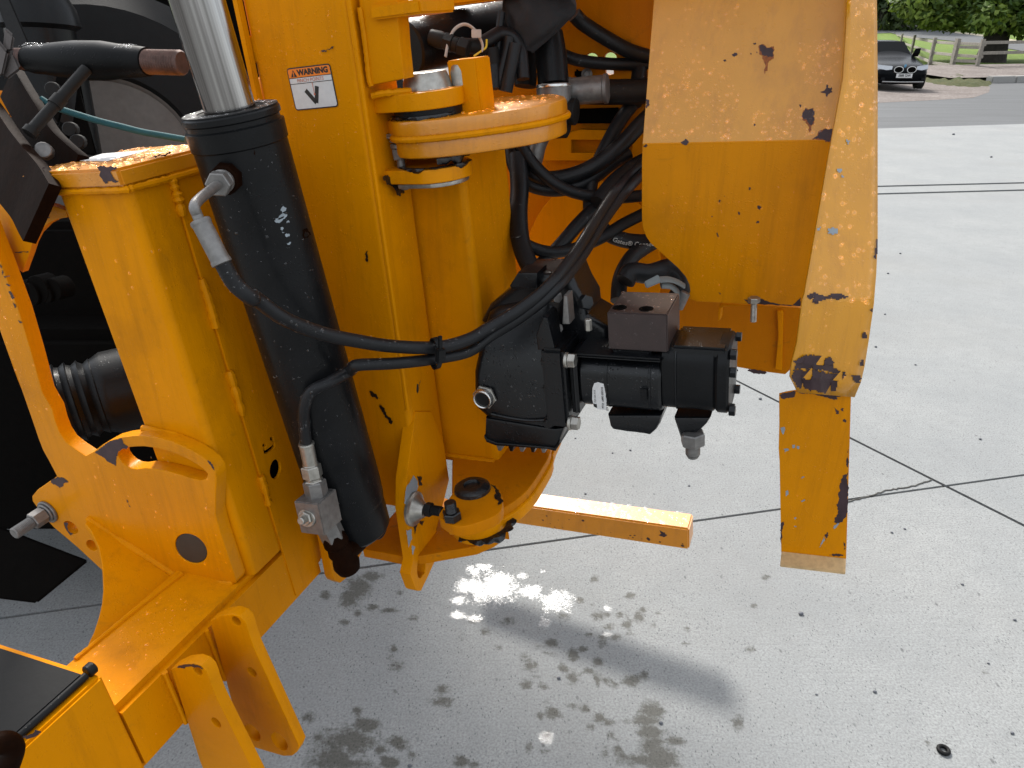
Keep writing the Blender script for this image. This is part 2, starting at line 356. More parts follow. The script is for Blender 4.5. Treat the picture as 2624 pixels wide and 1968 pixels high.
# ------------------------------------------------------------------ ground, road, verge, field
def struct(o): o['kind'] = 'structure'; return o
def sheet(name, pts, mat, parent=None):
    me = bpy.data.meshes.new(name); me.from_pydata([tuple(p) for p in pts], [], [tuple(range(len(pts)))]); return link(name, me, mat, parent, wn_=False)
def concrete():
    m = Mat('brushed_concrete'); at_ = m.n('ShaderNodeAttribute', attribute_name='wet'); g2 = m.n('ShaderNodeAttribute', attribute_name='gloss')
    big = m.noise(1.7, 6, .6); med = m.noise(14, 5, .6); fine = m.noise(160, 3, .6)
    c = m.mix(m.ramp(big, [(.3, 0), (.7, 1)]), (.272, .280, .277), (.210, .221, .225))
    c = m.mix(m.ramp(med, [(.35, 0), (.75, .5)]), c, (.19, .196, .198))
    c = m.mix(m.ramp(fine, [(.40, 0), (.66, .8)]), c, (.145, .149, .151))
    # dark aggregate specks, stretched along the brushing
    mp = m.n('ShaderNodeMapping'); mp.inputs['Rotation'].default_value = (0, 0, R(-62)); mp.inputs['Scale'].default_value = (1., .5, 1); m.l(m.co(), mp.inputs[0])
    v = m.vor(150, vec=mp.outputs[0]); sel = m.vor(150, out='Color', vec=mp.outputs[0]); sp = m.n('ShaderNodeSeparateColor'); m.l(sel, sp.inputs[0])
    pick = m.ramp(sp.outputs[0], [(.50, 0), (.85, 1)]); dots = m.math('MULTIPLY', m.ramp(v, [(.13, 1), (.34, 0)]), pick)
    c = m.mix(m.math('MULTIPLY', dots, .8), c, (.06, .062, .064))
    v2 = m.vor(38, vec=mp.outputs[0]); s2 = m.n('ShaderNodeSeparateColor'); m.l(m.vor(38, out='Color', vec=mp.outputs[0]), s2.inputs[0])
    c = m.mix(m.math('MULTIPLY', m.ramp(v2, [(.10, 1), (.2, 0)]), m.ramp(s2.outputs[1], [(.88, 0), (.97, .7)])), c, (.07, .07, .072))
    brm = m.n('ShaderNodeMapping'); brm.inputs['Rotation'].default_value = (0, 0, R(-12)); brm.inputs['Scale'].default_value = (.06, 1, 1); m.l(m.co(), brm.inputs[0]); br = m.noise(75, 4, .7, vec=brm.outputs[0])
    c = m.mix(m.ramp(br, [(.45, 0), (.75, .3)]), c, (.165, .17, .172)); st = m.noise(.55, 5, .62); c = m.mix(m.ramp(st, [(.5, 0), (.72, .4)]), c, (.185, .182, .174))
    wn2 = m.noise(55, 8, .75); wet = m.ramp(m.math('ADD', m.math('ADD', at_.outputs['Fac'], m.math('MULTIPLY', m.math('SUBTRACT', m.noise(17, 3, .6), .5), .75)), m.math('MULTIPLY', m.math('SUBTRACT', wn2, .5), 1.15)), [(.36, 0), (.66, 1)])
    cw = m.mix(1., c, (.36, .345, .31), 'MULTIPLY'); c = m.mix(wet, c, cw)
    gl = m.ramp(m.math('ADD', m.math('ADD', g2.outputs['Fac'], m.math('MULTIPLY', m.math('SUBTRACT', m.noise(24, 4, .65, .8), .5), 1.1)), m.math('MULTIPLY', m.math('SUBTRACT', m.noise(120, 8, .8), .5), 1.6)), [(.42, 0), (.62, 1)])
    rough = m.mix(gl, m.mix(wet, (.88,) * 3, (.62,) * 3), (.16,) * 3)
    h = m.math('ADD', m.math('MULTIPLY', m.noise(75, 6, .75), 1.), m.math('ADD', m.math('MULTIPLY', fine, .5), m.math('MULTIPLY', br, .5)))
    m.set(Base_Color=c, Roughness=rough, Specular_IOR_Level=m.mix(gl, m.mix(wet, (.25,) * 3, (.25,) * 3), (.75,) * 3), Normal=m.bump(h, .42, .0032)); return m.m
CONC = concrete()
GROUT = plain('joint_filler', (.052, .050, .042), .75, bumps=((150, .6, .003),), var=.75, vs=55); STONE = plain('grey_stone', (.10, .105, .12), .7, bumps=((60, .5, .003),))
def asphalt():
    m = Mat('asphalt'); mp = m.n('ShaderNodeMapping'); mp.inputs['Rotation'].default_value = (0, 0, R(-14)); mp.inputs['Scale'].default_value = (.15, 1.3, 1); m.l(m.co(), mp.inputs[0])
    b_ = m.noise(2.6, 6, .65, vec=mp.outputs[0]); f = m.noise(60, 4, .7)
    c = m.mix(m.ramp(b_, [(.3, 0), (.7, 1)]), (.075, .079, .084), (.042, .0445, .048)); c = m.mix(m.ramp(f, [(.35, 0), (.7, .6)]), c, (.026, .028, .031))
    m.set(Base_Color=c, Roughness=.78, Normal=m.bump(f, .4, .006)); return m.m
ASPH = asphalt()
def gravel():
    m = Mat('red_gravel'); v = m.vor(22, out='Color'); s_ = m.n('ShaderNodeSeparateColor'); m.l(v, s_.inputs[0]); b_ = m.noise(1.1, 5, .6)
    c = m.mix(s_.outputs[0], (.085, .064, .056), (.19, .165, .15)); c = m.mix(m.ramp(b_, [(.35, 0), (.7, .8)]), c, (.075, .056, .048))
    m.set(Base_Color=c, Roughness=.9, Normal=m.bump(m.vor(22), .8, .02)); return m.m
GRAV = gravel()
def grassm(name, a, b_, s_=1.4):
    m = Mat(name); n1 = m.noise(s_, 6, .65); n2 = m.noise(18, 5, .75); c = m.mix(m.ramp(n1, [(.3, 0), (.7, 1)]), a, b_); c = m.mix(m.ramp(n2, [(.4, 0), (.75, .55)]), c, tuple(x * .5 for x in a))
    m.set(Base_Color=c, Roughness=.9, Specular_IOR_Level=.2, Normal=m.bump(n2, .8, .05)); return m.m
LAWN = grassm('lawn_grass', (.10, .175, .030), (.145, .185, .035)); ROUGHG = grassm('rough_grass', (.035, .05, .012), (.08, .075, .03), 2.4)
# concrete slabs laid out from the sawn joints seen in the photograph
A1_, A2_ = V((-.66, 1.96)), V((1.96, 2.54)); B1_, B2_ = V((1.14, 3.51)), V((1.83, 2.32))
D1_, D2_ = V((4.03, 8.25)), V((9.5, 8.93)); E1_, E2_ = V((4.22, 8.68)), V((9.7, 9.34)); F1_, F2_ = V((6.64, 14.12)), V((9.73, 14.83))
def clip(poly, a, b_, gap):     # keep the left side of a->b
    d = (b_ - a).normalized(); n = V((-d.y, d.x)); o = []
    for i in range(len(poly)):
        p, r = poly[i], poly[(i + 1) % len(poly)]; dp, dq = (p - a).dot(n) - gap, (r - a).dot(n) - gap
        if dp >= 0: o.append(p)
        if dp * dq < 0: o.append(p.lerp(r, dp / (dp - dq)))
    return o
yard = bpy.data.objects.new('concrete_yard', bpy.data.meshes.new('concrete_yard')); COL.objects.link(yard)
yard.data.from_pydata([(-60, -40, -.012), (60, -40, -.012), (60, 30, -.012), (-60, 0, -.012)], [], [(0, 1, 2, 3)]); yard.data.materials.append(GROUT); struct(yard)
def slab(poly, fine=None):
    z = 0.; th = .05; me = bpy.data.meshes.new('slab'); n = len(poly)
    if not fine:
        me.from_pydata([(p.x, p.y, z) for p in poly] + [(p.x, p.y, z - th) for p in poly], [], [tuple(range(n))] + [(i, n + i, n + (i + 1) % n, (i + 1) % n) for i in range(n)])
    else:
        bm = bmesh.new(); top = [bm.verts.new((p.x, p.y, z)) for p in poly]; bm.faces.new(top)
        bot = [bm.verts.new((p.x, p.y, z - th)) for p in poly]
        for i in range(n): bm.faces.new((top[i], bot[i], bot[(i + 1) % n], top[(i + 1) % n]))
        x0, x1, y0, y1, st_ = fine
        for k in range(int((x1 - x0) / st_) + 1): bmesh.ops.bisect_plane(bm, geom=[f for f in bm.faces if abs(f.normal.z) > .9] + [e for e in bm.edges if abs(e.verts[0].co.z) < 1e-4 and abs(e.verts[1].co.z) < 1e-4] + [v for v in bm.verts if abs(v.co.z) < 1e-4], plane_co=(x0 + k * st_, 0, 0), plane_no=(1, 0, 0))
        for k in range(int((y1 - y0) / st_) + 1): bmesh.ops.bisect_plane(bm, geom=[f for f in bm.faces if abs(f.normal.z) > .9] + [e for e in bm.edges if abs(e.verts[0].co.z) < 1e-4 and abs(e.verts[1].co.z) < 1e-4] + [v for v in bm.verts if abs(v.co.z) < 1e-4], plane_co=(0, y0 + k * st_, 0), plane_no=(0, 1, 0))
        bm.to_mesh(me); bm.free()
    me.materials.append(CONC); o = bpy.data.objects.new('slab', me); COL.objects.link(o); o.parent = yard
    return o
big = [V((-60, -40)), V((60, -40)), V((60, 40)), V((-60, 40))]
g_ = .006
below = clip(clip(big, A2_, A1_, g_), V((-60, -40)), V((60, -40)), 0); above = clip(clip(big, A1_, A2_, g_), D2_, D1_, .04)
bl = clip(below, B1_, B2_, 0); s1 = slab(clip(below, B2_, B1_, .008)); s2_ = slab(clip(below, B1_, B2_, .008)); s3 = slab(clip(above, B2_, B1_, .008)); s4 = slab(clip(above, B1_, B2_, .008))
slab(clip(clip(big, D1_, D2_, .04), E2_, E1_, .04)); slab(clip(clip(big, E1_, E2_, .04), F2_, F1_, 0))
# near slab: damp marks kept as a painted attribute on a fine grid
XG0, XG1, YG0, YG1, ST_ = -1.15, 1.75, .95, 2.75, .0125
for s_ in (s1, s2_, s3, s4):
    me = s_.data; 
def wetfield():
    W_ = []; rw = random.Random(21)
    def blob(w, x, y, rx, ry, s_=1.):
        s_ *= rw.uniform(.62, .95) if rx < 80 else rw.uniform(.85, 1.05)
        W_.append((gnd(S(w, x, y)), gnd(S(w, x + rx, y)), gnd(S(w, x, y + ry)), s_))
    for a in ((14, 1010, 190, 120, 100), (14, 940, 290, 80, 80), (14, 1110, 110, 90, 40), (14, 890, 480, 40, 30), (14, 990, 410, 60, 40), (14, 740, 260, 55, 35), (14, 1120, 360, 50, 30), (14, 1250, 385, 90, 22), (14, 1340, 240, 40, 25), (14, 1290, 690, 55, 40), (14, 1270, 760, 45, 30), (14, 1310, 840, 70, 50), (14, 1460, 450, 45, 30), (14, 1830, 620, 70, 40),
              (14, 1680, 1020, 75, 40), (14, 1680, 1120, 100, 50), (14, 1860, 990, 35, 30), (14, 1290, 1040, 40, 30), (14, 600, 1250, 65, 50), (14, 1000, 1190, 50, 40), (14, 1050, 1310, 90, 60), (14, 1140, 1310, 60, 50), (14, 900, 1440, 250, 120), (14, 800, 1580, 200, 110), (14, 1000, 1450, 130, 100), (14, 1320, 1460, 80, 60), (14, 1190, 1520, 60, 40), (14, 1440, 1560, 60, 55), (14, 900, 1630, 260, 60), (14, 1260, 1610, 80, 50), (14, 680, 1410, 60, 70), (14, 1830, 1600, 55, 60), (14, 1960, 1640, 60, 40),
              (15, 130, 550, 55, 40), (15, 60, 470, 70, 40), (15, 320, 470, 60, 40), (15, 250, 680, 45, 30), (15, 570, 685, 42, 32), (15, 690, 650, 60, 40), (15, 450, 760, 60, 60), (15, 500, 830, 70, 50), (15, 670, 740, 70, 25), (15, 850, 750, 48, 55), (15, 930, 695, 40, 25), (15, 1045, 800, 42, 40), (15, 970, 870, 45, 28), (15, 765, 850, 38, 48), (15, 840, 930, 65, 60), (15, 550, 920, 48, 45), (15, 460, 980, 60, 45), (15, 610, 995, 40, 32), (15, 690, 935, 50, 25), (15, 1045, 950, 35, 65), (15, 1110, 960, 40, 35), (15, 1180, 990, 35, 40), (15, 1310, 950, 80, 55), (15, 1415, 920, 48, 45), (15, 640, 1130, 45, 45), (15, 680, 1210, 60, 50), (15, 580, 1240, 42, 40), (15, 755, 1240, 42, 32), (15, 850, 1160, 60, 50), (15, 950, 1185, 42, 32), (15, 1060, 1260, 50, 50), (15, 1110, 1290, 70, 35), (15, 990, 1330, 45, 45), (15, 1165, 1395, 42, 35), (15, 1490, 1190, 90, 100), (15, 1430, 1280, 130, 60), (15, 1470, 1370, 120, 60), (15, 1480, 1470, 120, 70), (15, 1560, 1580, 140, 100), (15, 1680, 1440, 80, 40), (15, 1400, 1600, 200, 60), (15, 1110, 1540, 50, 55), (15, 1220, 1530, 40, 60), (15, 490, 1490, 38, 55), (15, 620, 1520, 42, 30), (15, 630, 1410, 60, 60), (15, 1080, 600, 55, 45), (15, 1080, 650, 55, 40), (15, 980, 580, 45, 25), (15, 1200, 605, 45, 30), (15, 1310, 570, 40, 25), (15, 1140, 515, 55, 28), (15, 1050, 430, 50, 40), (15, 1120, 415, 38, 22), (15, 1225, 415, 35, 25), (15, 1310, 450, 35, 30), (15, 1380, 440, 48, 48), (15, 1410, 375, 35, 25), (15, 1530, 400, 35, 20), (15, 1310, 260, 40, 28), (15, 1025, 130, 40, 35), (15, 1000, 340, 30, 25), (15, 770, 430, 70, 55), (15, 900, 300, 35, 25), (15, 1770, 535, 42, 35), (15, 1500, 500, 30, 25), (15, 1760, 655, 35, 22), (15, 1290, 500, 50, 28), (16, 120, 110, 40, 28), (16, 30, 350, 40, 25), (16, 0, 700, 40, 50), (16, 1900, 880, 40, 22), (16, 1420, 1455, 35, 28), (15, 2180, 1300, 60, 80)): blob(*a)
    for x, y, rx, ry, s_ in ((560, 300, 60, 45, 1), (480, 500, 40, 40, 1), (690, 480, 55, 40, 1), (560, 700, 50, 35, 1), (680, 170, 40, 25, 1), (520, 260, 70, 45, 1)): blob(13, x, y, rx, ry, s_)
    return W_
def glossfield():
    return [(gnd(S(w, x, y)), gnd(S(w, x + rx, y)), gnd(S(w, x, y + ry)), 1.) for w, x, y, rx, ry in ((14, 2120, 210, 150, 130), (14, 1890, 190, 90, 70), (14, 1810, 300, 60, 40), (14, 1810, 420, 60, 30), (14, 1920, 50, 60, 40), (14, 2030, 30, 60, 25), (15, 230, 200, 150, 130), (15, 60, 200, 70, 110), (15, 720, 310, 120, 90), (15, 500, 230, 90, 60), (15, 130, 30, 70, 25), (15, 620, 480, 55, 45), (15, 60, 450, 70, 30), (15, 1130, 575, 45, 22), (15, 1130, 365, 35, 22), (15, 440, 100, 45, 25), (15, 605, 72, 20, 10), (15, 630, 1410, 60, 55))]
def ev(F, p):
    m_ = 0.
    for c, a, b_, s_ in F:
        u, v = a - c, b_ - c; dx, dy = p[0] - c.x, p[1] - c.y
        if abs(dx) > .25 or abs(dy) > .25: continue
        det = u.x * v.y - u.y * v.x; a_ = (dx * v.y - dy * v.x) / det; b2 = (u.x * dy - u.y * dx) / det
        m_ = max(m_, s_ * max(0., 1 - .5 * math.sqrt(a_ * a_ + b2 * b2)))
    return m_
WF_, GF_ = wetfield(), glossfield()
def refine(poly, old):
    me = old.data; o = slab(poly, (XG0, XG1, YG0, YG1, ST_)); bpy.data.objects.remove(old); d = o.data
    wa, ga = d.attributes.new('wet', 'FLOAT', 'POINT'), d.attributes.new('gloss', 'FLOAT', 'POINT')
    for i, v in enumerate(d.vertices):
        if XG0 - .2 < v.co.x < XG1 + .3 and YG0 - .1 < v.co.y < YG1 + .2: wa.data[i].value = ev(WF_, v.co); ga.data[i].value = ev(GF_, v.co)
refine(clip(below, B2_, B1_, .008) if (clip(below, B2_, B1_, .008) and inpoly((0, 1.5), [tuple(p) for p in clip(below, B2_, B1_, .008)])) else clip(below, B1_, B2_, .008), s1 if inpoly((0, 1.5), [tuple(p) for p in clip(below, B2_, B1_, .008)]) else s2_)
# hairline crack beside the joint
ck = [gnd(S(12, *p), .0012) for p in ((1010, 1030), (1130, 1000), (1180, 985), (1250, 965), (1310, 945), (1390, 930), (1470, 915), (1560, 900), (1640, 870), (1700, 850))]
MB().tube([c + V((0, random.uniform(-.004, .004), 0)) for c in cr(ck, 4)], .0032, 4).build('crack', GROUT, yard)
# road, gravel lay-by, verge
def far(name, pts, z, mat): return struct(sheet(name, [(p[0], p[1], z) for p in pts], mat))
dF = (F2_ - F1_).normalized()
far('asphalt_road', [tuple(F1_ - dF * 60), tuple(F2_ + dF * 80), (92, 52), (-40, 14)], -.007, ASPH)
far('gravel_layby', [(-20, 15.5), (6, 18.35)] + [tuple(gnd(S(4, *p)))[:2] for p in ((1030, 831), (1500, 808), (1800, 790), (1930, 745), (1940, 700), (1850, 690), (1700, 680), (1550, 655), (1430, 610), (1390, 560), (1330, 515), (1100, 490))] + [(-20, 40)], -.004, GRAV)
# rising land behind: one sheet, slope starts at the fence
def land(x, y):
    t2 = max(0., y - 43); return -.012 + (.040 * t2 * min(1, t2 / 8) if t2 < 62 else 2.48 + .004 * (t2 - 62))
xs = [-60 + i * 2 for i in range(15)] + [-30 + i * 3 for i in range(34)] + [70 + i * 8 for i in range(12)]; ys = [19.5] + [43 + i * .6 for i in range(21)] + [56 + i * 2.5 for i in range(50)] + [185 + i * 30 for i in range(12)]
nx, ny = len(xs), len(ys); me = bpy.data.meshes.new('meadow')
vs = [(x, y, land(x, y)) for y in ys for x in xs]
me.from_pydata(vs, [], [(j * nx + i, j * nx + i + 1, (j + 1) * nx + i + 1, (j + 1) * nx + i) for j in range(ny - 1) for i in range(nx - 1)])
struct(link('meadow', me, LAWN, wn_=False))
def terr(s, lift=0.):       # where a view ray meets the rising land
    r = ray(s); t = 5.
    while t < 400:
        p = CAM + r * t
        if p.z < land(p.x, p.y) + lift: return p
        t += .05
    return CAM + r * 80
def strip_on(name, left, right, mat, lift):
    a, b_ = cr([terr(S(4, *p)) for p in left], 6), cr([terr(S(4, *p)) for p in right], 6); n = min(len(a), len(b_)); vs = []; fs = []
    for i in range(n):
        for k in range(7):
            p = a[i].lerp(b_[i], k / 6); vs.append((p.x, p.y, land(p.x, p.y) + lift))
    for i in range(n - 1):
        for k in range(6): fs.append((i * 7 + k, i * 7 + k + 1, i * 7 + 8 + k, i * 7 + 7 + k))
    me = bpy.data.meshes.new(name); me.from_pydata(vs, [], fs); return struct(link(name, me, mat, wn_=False))
strip_on('park_drive', [(300, 215), (1030, 208), (1200, 196), (1340, 188), (1450, 186), (1470, 190)], [(300, 292), (1030, 272), (1200, 262), (1340, 250), (1440, 232), (1470, 192)], ASPH, .02)
strip_on('drive_edge', [(1430, 205), (1460, 212), (1520, 236), (1640, 258), (1850, 282), (2212, 340), (2600, 400)], [(1430, 212), (1460, 221), (1520, 246), (1640, 270), (1850, 296), (2212, 358), (2600, 420)], plain('pale_edging', (.33, .29, .21), .9, bumps=((30, .4, .02),)), .05)
strip_on('park_drive', [(1340, 190), (1420, 200), (1450, 215), (1500, 238), (1640, 265), (1850, 290), (2212, 350), (2600, 410)], [(1100, 262), (1200, 285), (1330, 305), (1450, 318), (1600, 332), (1850, 362), (2212, 420), (2600, 480)], ASPH, .035)
BARK = plain('bark', (.030, .024, .018), .9, bumps=((9, .8, .05), (40, .6, .02)), var=.5, vs=6)
def leafm(name, a, b_):
    m = Mat(name); r = m.n('ShaderNodeNewGeometry'); c = m.mix(r.outputs['Random Per Island'], a, b_); m.set(Base_Color=c, Roughness=.55, Specular_IOR_Level=.3)
    t = m.n('ShaderNodeBsdfTranslucent'); m.l(m.mix(.5, c, (.20, .27, .02)), t.inputs[0]); mx = m.n('ShaderNodeMixShader'); mx.inputs[0].default_value = .3; m.l(m.b.outputs[0], mx.inputs[1]); m.l(t.outputs[0], mx.inputs[2]); m.l(mx.outputs[0], m.out.inputs[0]); return m.m
LEAF = leafm('leaf_green', (.035, .075, .012), (.075, .12, .02)); LEAFD = leafm('leaf_dark', (.018, .035, .010), (.04, .06, .016)); LEAFL = leafm('leaf_sunlit_lime', (.09, .15, .02), (.15, .20, .03))
def foliage(name, blobs, n, size, mat, parent, seed=1):
    rnd = random.Random(seed); vs = []; fs = []; w = [b_[1] ** 2 for b_ in blobs]
    for _ in range(n):
        c, r, sq = rnd.choices(blobs, w)[0]; d = V((rnd.gauss(0, 1), rnd.gauss(0, 1), rnd.gauss(0, 1))).normalized(); rr_ = r * (.55 + .5 * rnd.random() ** .5)
        p = V(c) + V((d.x * rr_, d.y * rr_, d.z * rr_ * sq)); nrm = (d + V((rnd.uniform(-.8, .8), rnd.uniform(-.8, .8), rnd.uniform(-.2, 1)))).normalized(); u = nrm.orthogonal().normalized(); v = nrm.cross(u); a = rnd.random() * 6.28; u, v = u * math.cos(a) + v * math.sin(a), v * math.cos(a) - u * math.sin(a)
        s_ = size * rnd.uniform(.6, 1.4); k = len(vs); vs += [p - u * s_, p - u * s_ * .1 + v * s_ * .55 - nrm * s_ * .15, p + u * s_, p - u * s_ * .1 - v * s_ * .55 - nrm * s_ * .15]; fs += [(k, k + 1, k + 2), (k, k + 2, k + 3)]
    me = bpy.data.meshes.new(name); me.from_pydata(vs, [], fs); o = bpy.data.objects.new(name, me); COL.objects.link(o); me.materials.append(mat)
    me.transform(Matrix.Translation(-root_of(parent).location)); o.parent = parent; o['kind'] = 'stuff'; return o
def trunk(parent, base, h, r0, r1, limbs, seed=3):
    rnd = random.Random(seed); b_ = MB(); b_.tube([base + V((0, 0, -.3)), base + V((0, 0, .05)), base + V((.02, 0, h * .3)), base + V((.05, .05, h * .7)), base + V((0, .1, h))], [r0 * 1.55, r0 * 1.25, r0, r0 * .9, r1], 18)
    for k in range(limbs):
        a = k * 2.4 + rnd.random(); z = h * rnd.uniform(.55, 1); L = rnd.uniform(2.5, 5.5); b_.tube(cr([base + V((0, 0, z)), base + V((math.cos(a) * L * .4, math.sin(a) * L * .4, z + 1.0)), base + V((math.cos(a) * L, math.sin(a) * L, z + rnd.uniform(1, 2.4)))], 5), [r0 * .45 * (1 - i / 12) for i in range(11)], 8)
    return b_.build('trunk', BARK, parent)
tb_ = terr(S(4, 1935, 505)); 
t1 = thing('horse_chestnut_tree', 'big broadleaf tree with dark trunk standing behind the wooden fence', 'tree', tb_)
td = (tb_ - CAM).length; trunk(t1, tb_, 3.6, 72 * KZ / FPX * td, .3, 9)
def px2(w, x, y, d): return at(S(w, x, y), d)
D0 = (tb_ - CAM).y * math.cos(PITCH) - (tb_ - CAM).z * math.sin(PITCH)
bl_ = []; rnd = random.Random(5); up = lambda x, y, r, dd=0., sq=.8: bl_.append((px2(4, x, y, D0 + dd), r * D0 / 29., sq))
for x, y, r in ((1290, -10, .75), (1380, 50, .8), (1480, 90, .8), (1560, 110, .75), (1660, 80, .9), (1780, 100, .85), (1880, 130, .7), (2000, 130, .8), (2110, 120, .8), (2130, 200, .45), (2200, 110, .9), (2330, 120, 1.1), (1540, 140, .4), (1850, 170, .35), (1350, 120, .45), (1250, 40, .5)): up(x, y, r, rnd.uniform(-2.4, .6))
for x, y, r, dd in ((1450, -150, 1.6, 0), (1700, -120, 1.8, -1), (1950, -100, 1.8, -1), (2200, -120, 1.9, -1), (2400, -60, 1.8, 0), (1600, -320, 2.2, 1), (1950, -350, 2.6, 1), (2300, -330, 2.4, 1), (1800, -600, 2.6, 2), (2150, -650, 2.6, 2), (1900, 0, 1.5, 1.8), (1600, 20, 1.3, 1.5), (2200, 20, 1.4, 1.6)): up(x, y, r, dd)
foliage('crown', bl_, 21000, .185, LEAF, t1, 11)
foliage('sunlit_crown_tips', [(c - V((0, .5, .1)), r * .95, s_) for c, r, s_ in bl_[:16]], 2200, .17, LEAFL, t1, 12)  # lime leaf colour stands in for sunlight on the crown's edges
# dark wood beyond the drive
for i, (x, y, d, r, lb) in enumerate(((1060, 40, 100, 6.5, 'dark tree beyond the lawn above the parked car'), (1190, 60, 104, 5.5, 'dark tree beyond the lawn, between the car and the big tree'), (860, 60, 78, 5.0, 'dark tree at the far end of the drive hidden mostly by the guard'), (1090, 40, 72, 4.2, 'dark evergreen tree beyond the lawn just right of the guard'), (1260, 70, 76, 3.6, 'dark bushy tree beyond the drive, left of the big tree'), (1500, 30, 84, 5.0, 'dark distant tree behind the big tree'), (1800, 20, 90, 5.5, 'dark distant tree behind the trunk of the big tree'), (2150, 20, 88, 5.5, 'dark distant tree behind the right part of the crown'), (560, 60, 80, 5.5, 'dark far tree behind the machine, left of the others'), (200, 60, 84, 5.5, 'dark far tree behind the hoses'))):
    p = px2(4, x, y, d); p.z = land(p.x, p.y); t = thing('dark_tree', lb, 'tree', p, 'trees beyond the park drive'); rnd = random.Random(i)
    trunk(t, p, 4, .35, .2, 4, i); foliage('crown', [(p + V((rnd.uniform(-r, r) * .8, rnd.uniform(-r, r) * .6, r * rnd.uniform(.25, 2.2))), r * rnd.uniform(.35, .62), .9) for _ in range(13)], 4200, .38, LEAFD, t, 40 + i)
# post and rail fence
WOOD = plain('weathered_fence_wood', (.27, .245, .205), .85, bumps=((30, .5, .01), (120, .4, .004)), var=.4, vs=12)
fnc = []
def post_h(b0, top_y):      # distance at which a post of 1.2 m spans from base to top
    lo, hi = 8., 60.
    for _ in range(40):
        d = (lo + hi) / 2; p = at(b0, d); t = prj0(p + V((0, 0, 1.2)))[1]
        if t < top_y: lo = d
        else: hi = d
    return d
def prj0(P):
    v = P - CAM; d = v.y * math.cos(PITCH) - v.z * math.sin(PITCH); return (1312 + FPX * v.x / d, 984 - FPX * (v.y * math.sin(PITCH) + v.z * math.cos(PITCH)) / d)
base = [(1290, 470, 312), (1440, 550, 330), (1612, 578, 350), (1815, 600, 365)]
PB = []
for x, y, ty in base: PB.append(gnd(S(4, x, y)))
f1 = thing('post_and_rail_fence', 'grey wooden post and rail fence running from the lay-by corner away behind the car', 'fence', PB[2])
back = [PB[0] + (PB[0] - PB[1]) * k for k in (1, 2, 3, 4)]; PBs = [p.copy() for p in back[::-1]] + PB
def rail(a, b_, h, par, w=.035, hh=.055):
    d_ = (b_ - a).normalized(); s_ = d_.cross(V((0, 0, 1))).normalized() * w; u = V((0, 0, hh)); A, B = a + V((0, 0, h)) - d_ * .06, b_ + V((0, 0, h)) + d_ * .06
    MB().hexa([A - s_ - u, B - s_ - u, B + s_ - u, A + s_ - u, A - s_ + u, B - s_ + u, B + s_ + u, A + s_ + u], .006).build('rail', WOOD, par)
def fpost(p, par, r=.065, h=1.25): MB().hexa([p + V((i * r, j * r, z)) for z in (-.4, h) for i, j in ((-1, -1), (1, -1), (1, 1), (-1, 1))], .01).build('fence_post', WOOD, par)
for p in PBs: fpost(p, f1)
for a, b_ in zip(PBs, PBs[1:]):
    off = (b_ - a).cross(V((0, 0, 1))).normalized() * .09
    for h in (.22, .62, 1.06): rail(a - off, b_ - off, h, f1)
f2 = thing('post_and_rail_fence', 'grey wooden fence turning from the corner post in front of the big tree trunk', 'fence', PB[3])
cp2 = PB[3]; dirr = V((1., .35, .0)); c0 = cp2 + V((-.35, 1.1, 0)); fpost(c0, f2); pts_ = [cp2] + [cp2 + dirr * 2.6 * k + V((0, 0, .02 * k)) for k in (1, 2, 3, 4)]
for p in pts_[1:]: fpost(p, f2)
for a, b_ in zip(pts_, pts_[1:]):
    for h in (.75, 1.12): rail(a, b_, h, f2)
for h in (.45, .95): rail(c0, cp2, h, f2)
# bank at the fence foot, kerb, stones
bank = thing('grass_bank', 'rough mossy bank with dead leaves at the foot of the fence', 'bank', PB[2]); rnd = random.Random(9)
bo = [tuple(gnd(S(4, *p)))[:2] for p in ((1385, 625), (1385, 580), (1400, 535), (1440, 525), (1560, 540), (1700, 555), (1850, 570), (1990, 600), (1945, 650), (1925, 700), (1800, 705), (1640, 695), (1500, 680), (1420, 660))]
xs_ = [p[0] for p in bo]; ys_ = [p[1] for p in bo]; b = MB(); nx_, ny_ = 46, 60; gv = {}
for j_ in range(ny_ + 1):
    for i_ in range(nx_ + 1):
        x = min(xs_) - .6 + (max(xs_) - min(xs_) + 1.2) * i_ / nx_; y = min(ys_) - .6 + (max(ys_) - min(ys_) + 1.2) * j_ / ny_
        e = min(math.hypot(x - p[0], y - p[1]) for p in chaik(bo, 2)); ins = inpoly((x, y), bo)
        gv[i_, j_] = b.bm.verts.new((x, y, (min(.16, .02 + e * .12) + rnd.uniform(-.05, .06)) if ins else -.05))
for j_ in range(ny_):
    for i_ in range(nx_): b.bm.faces.new((gv[i_, j_], gv[i_ + 1, j_], gv[i_ + 1, j_ + 1], gv[i_, j_ + 1]))
o = b.build('bank_turf', ROUGHG, bank, 180, False); o['kind'] = 'stuff'
kb = [gnd(S(4, 1950, 672), .0), gnd(S(4, 2212, 668), .0)]; kd = (kb[1] - kb[0]).normalized(); KC = plain('kerb_stone', (.30, .29, .275), .8, bumps=((40, .4, .005),))
kt = thing('kerb', 'pale kerb stones along the verge beyond the road', 'kerb', kb[0]); kp = V((-kd.y, kd.x, 0))
for k in range(14):
    a = kb[0] + kd * (k * .92); MB().hexa([a + V((0, 0, -.05)), a + kd * .91 + V((0, 0, -.05)), a + kd * .91 + kp * .3 + V((0, 0, -.05)), a + kp * .3 + V((0, 0, -.05)), a + V((0, 0, .20)), a + kd * .91 + V((0, 0, .20)), a + kd * .91 + kp * .3 + V((0, 0, .20)), a + kp * .3 + V((0, 0, .20))], .03).build('kerb_stone', KC, kt)
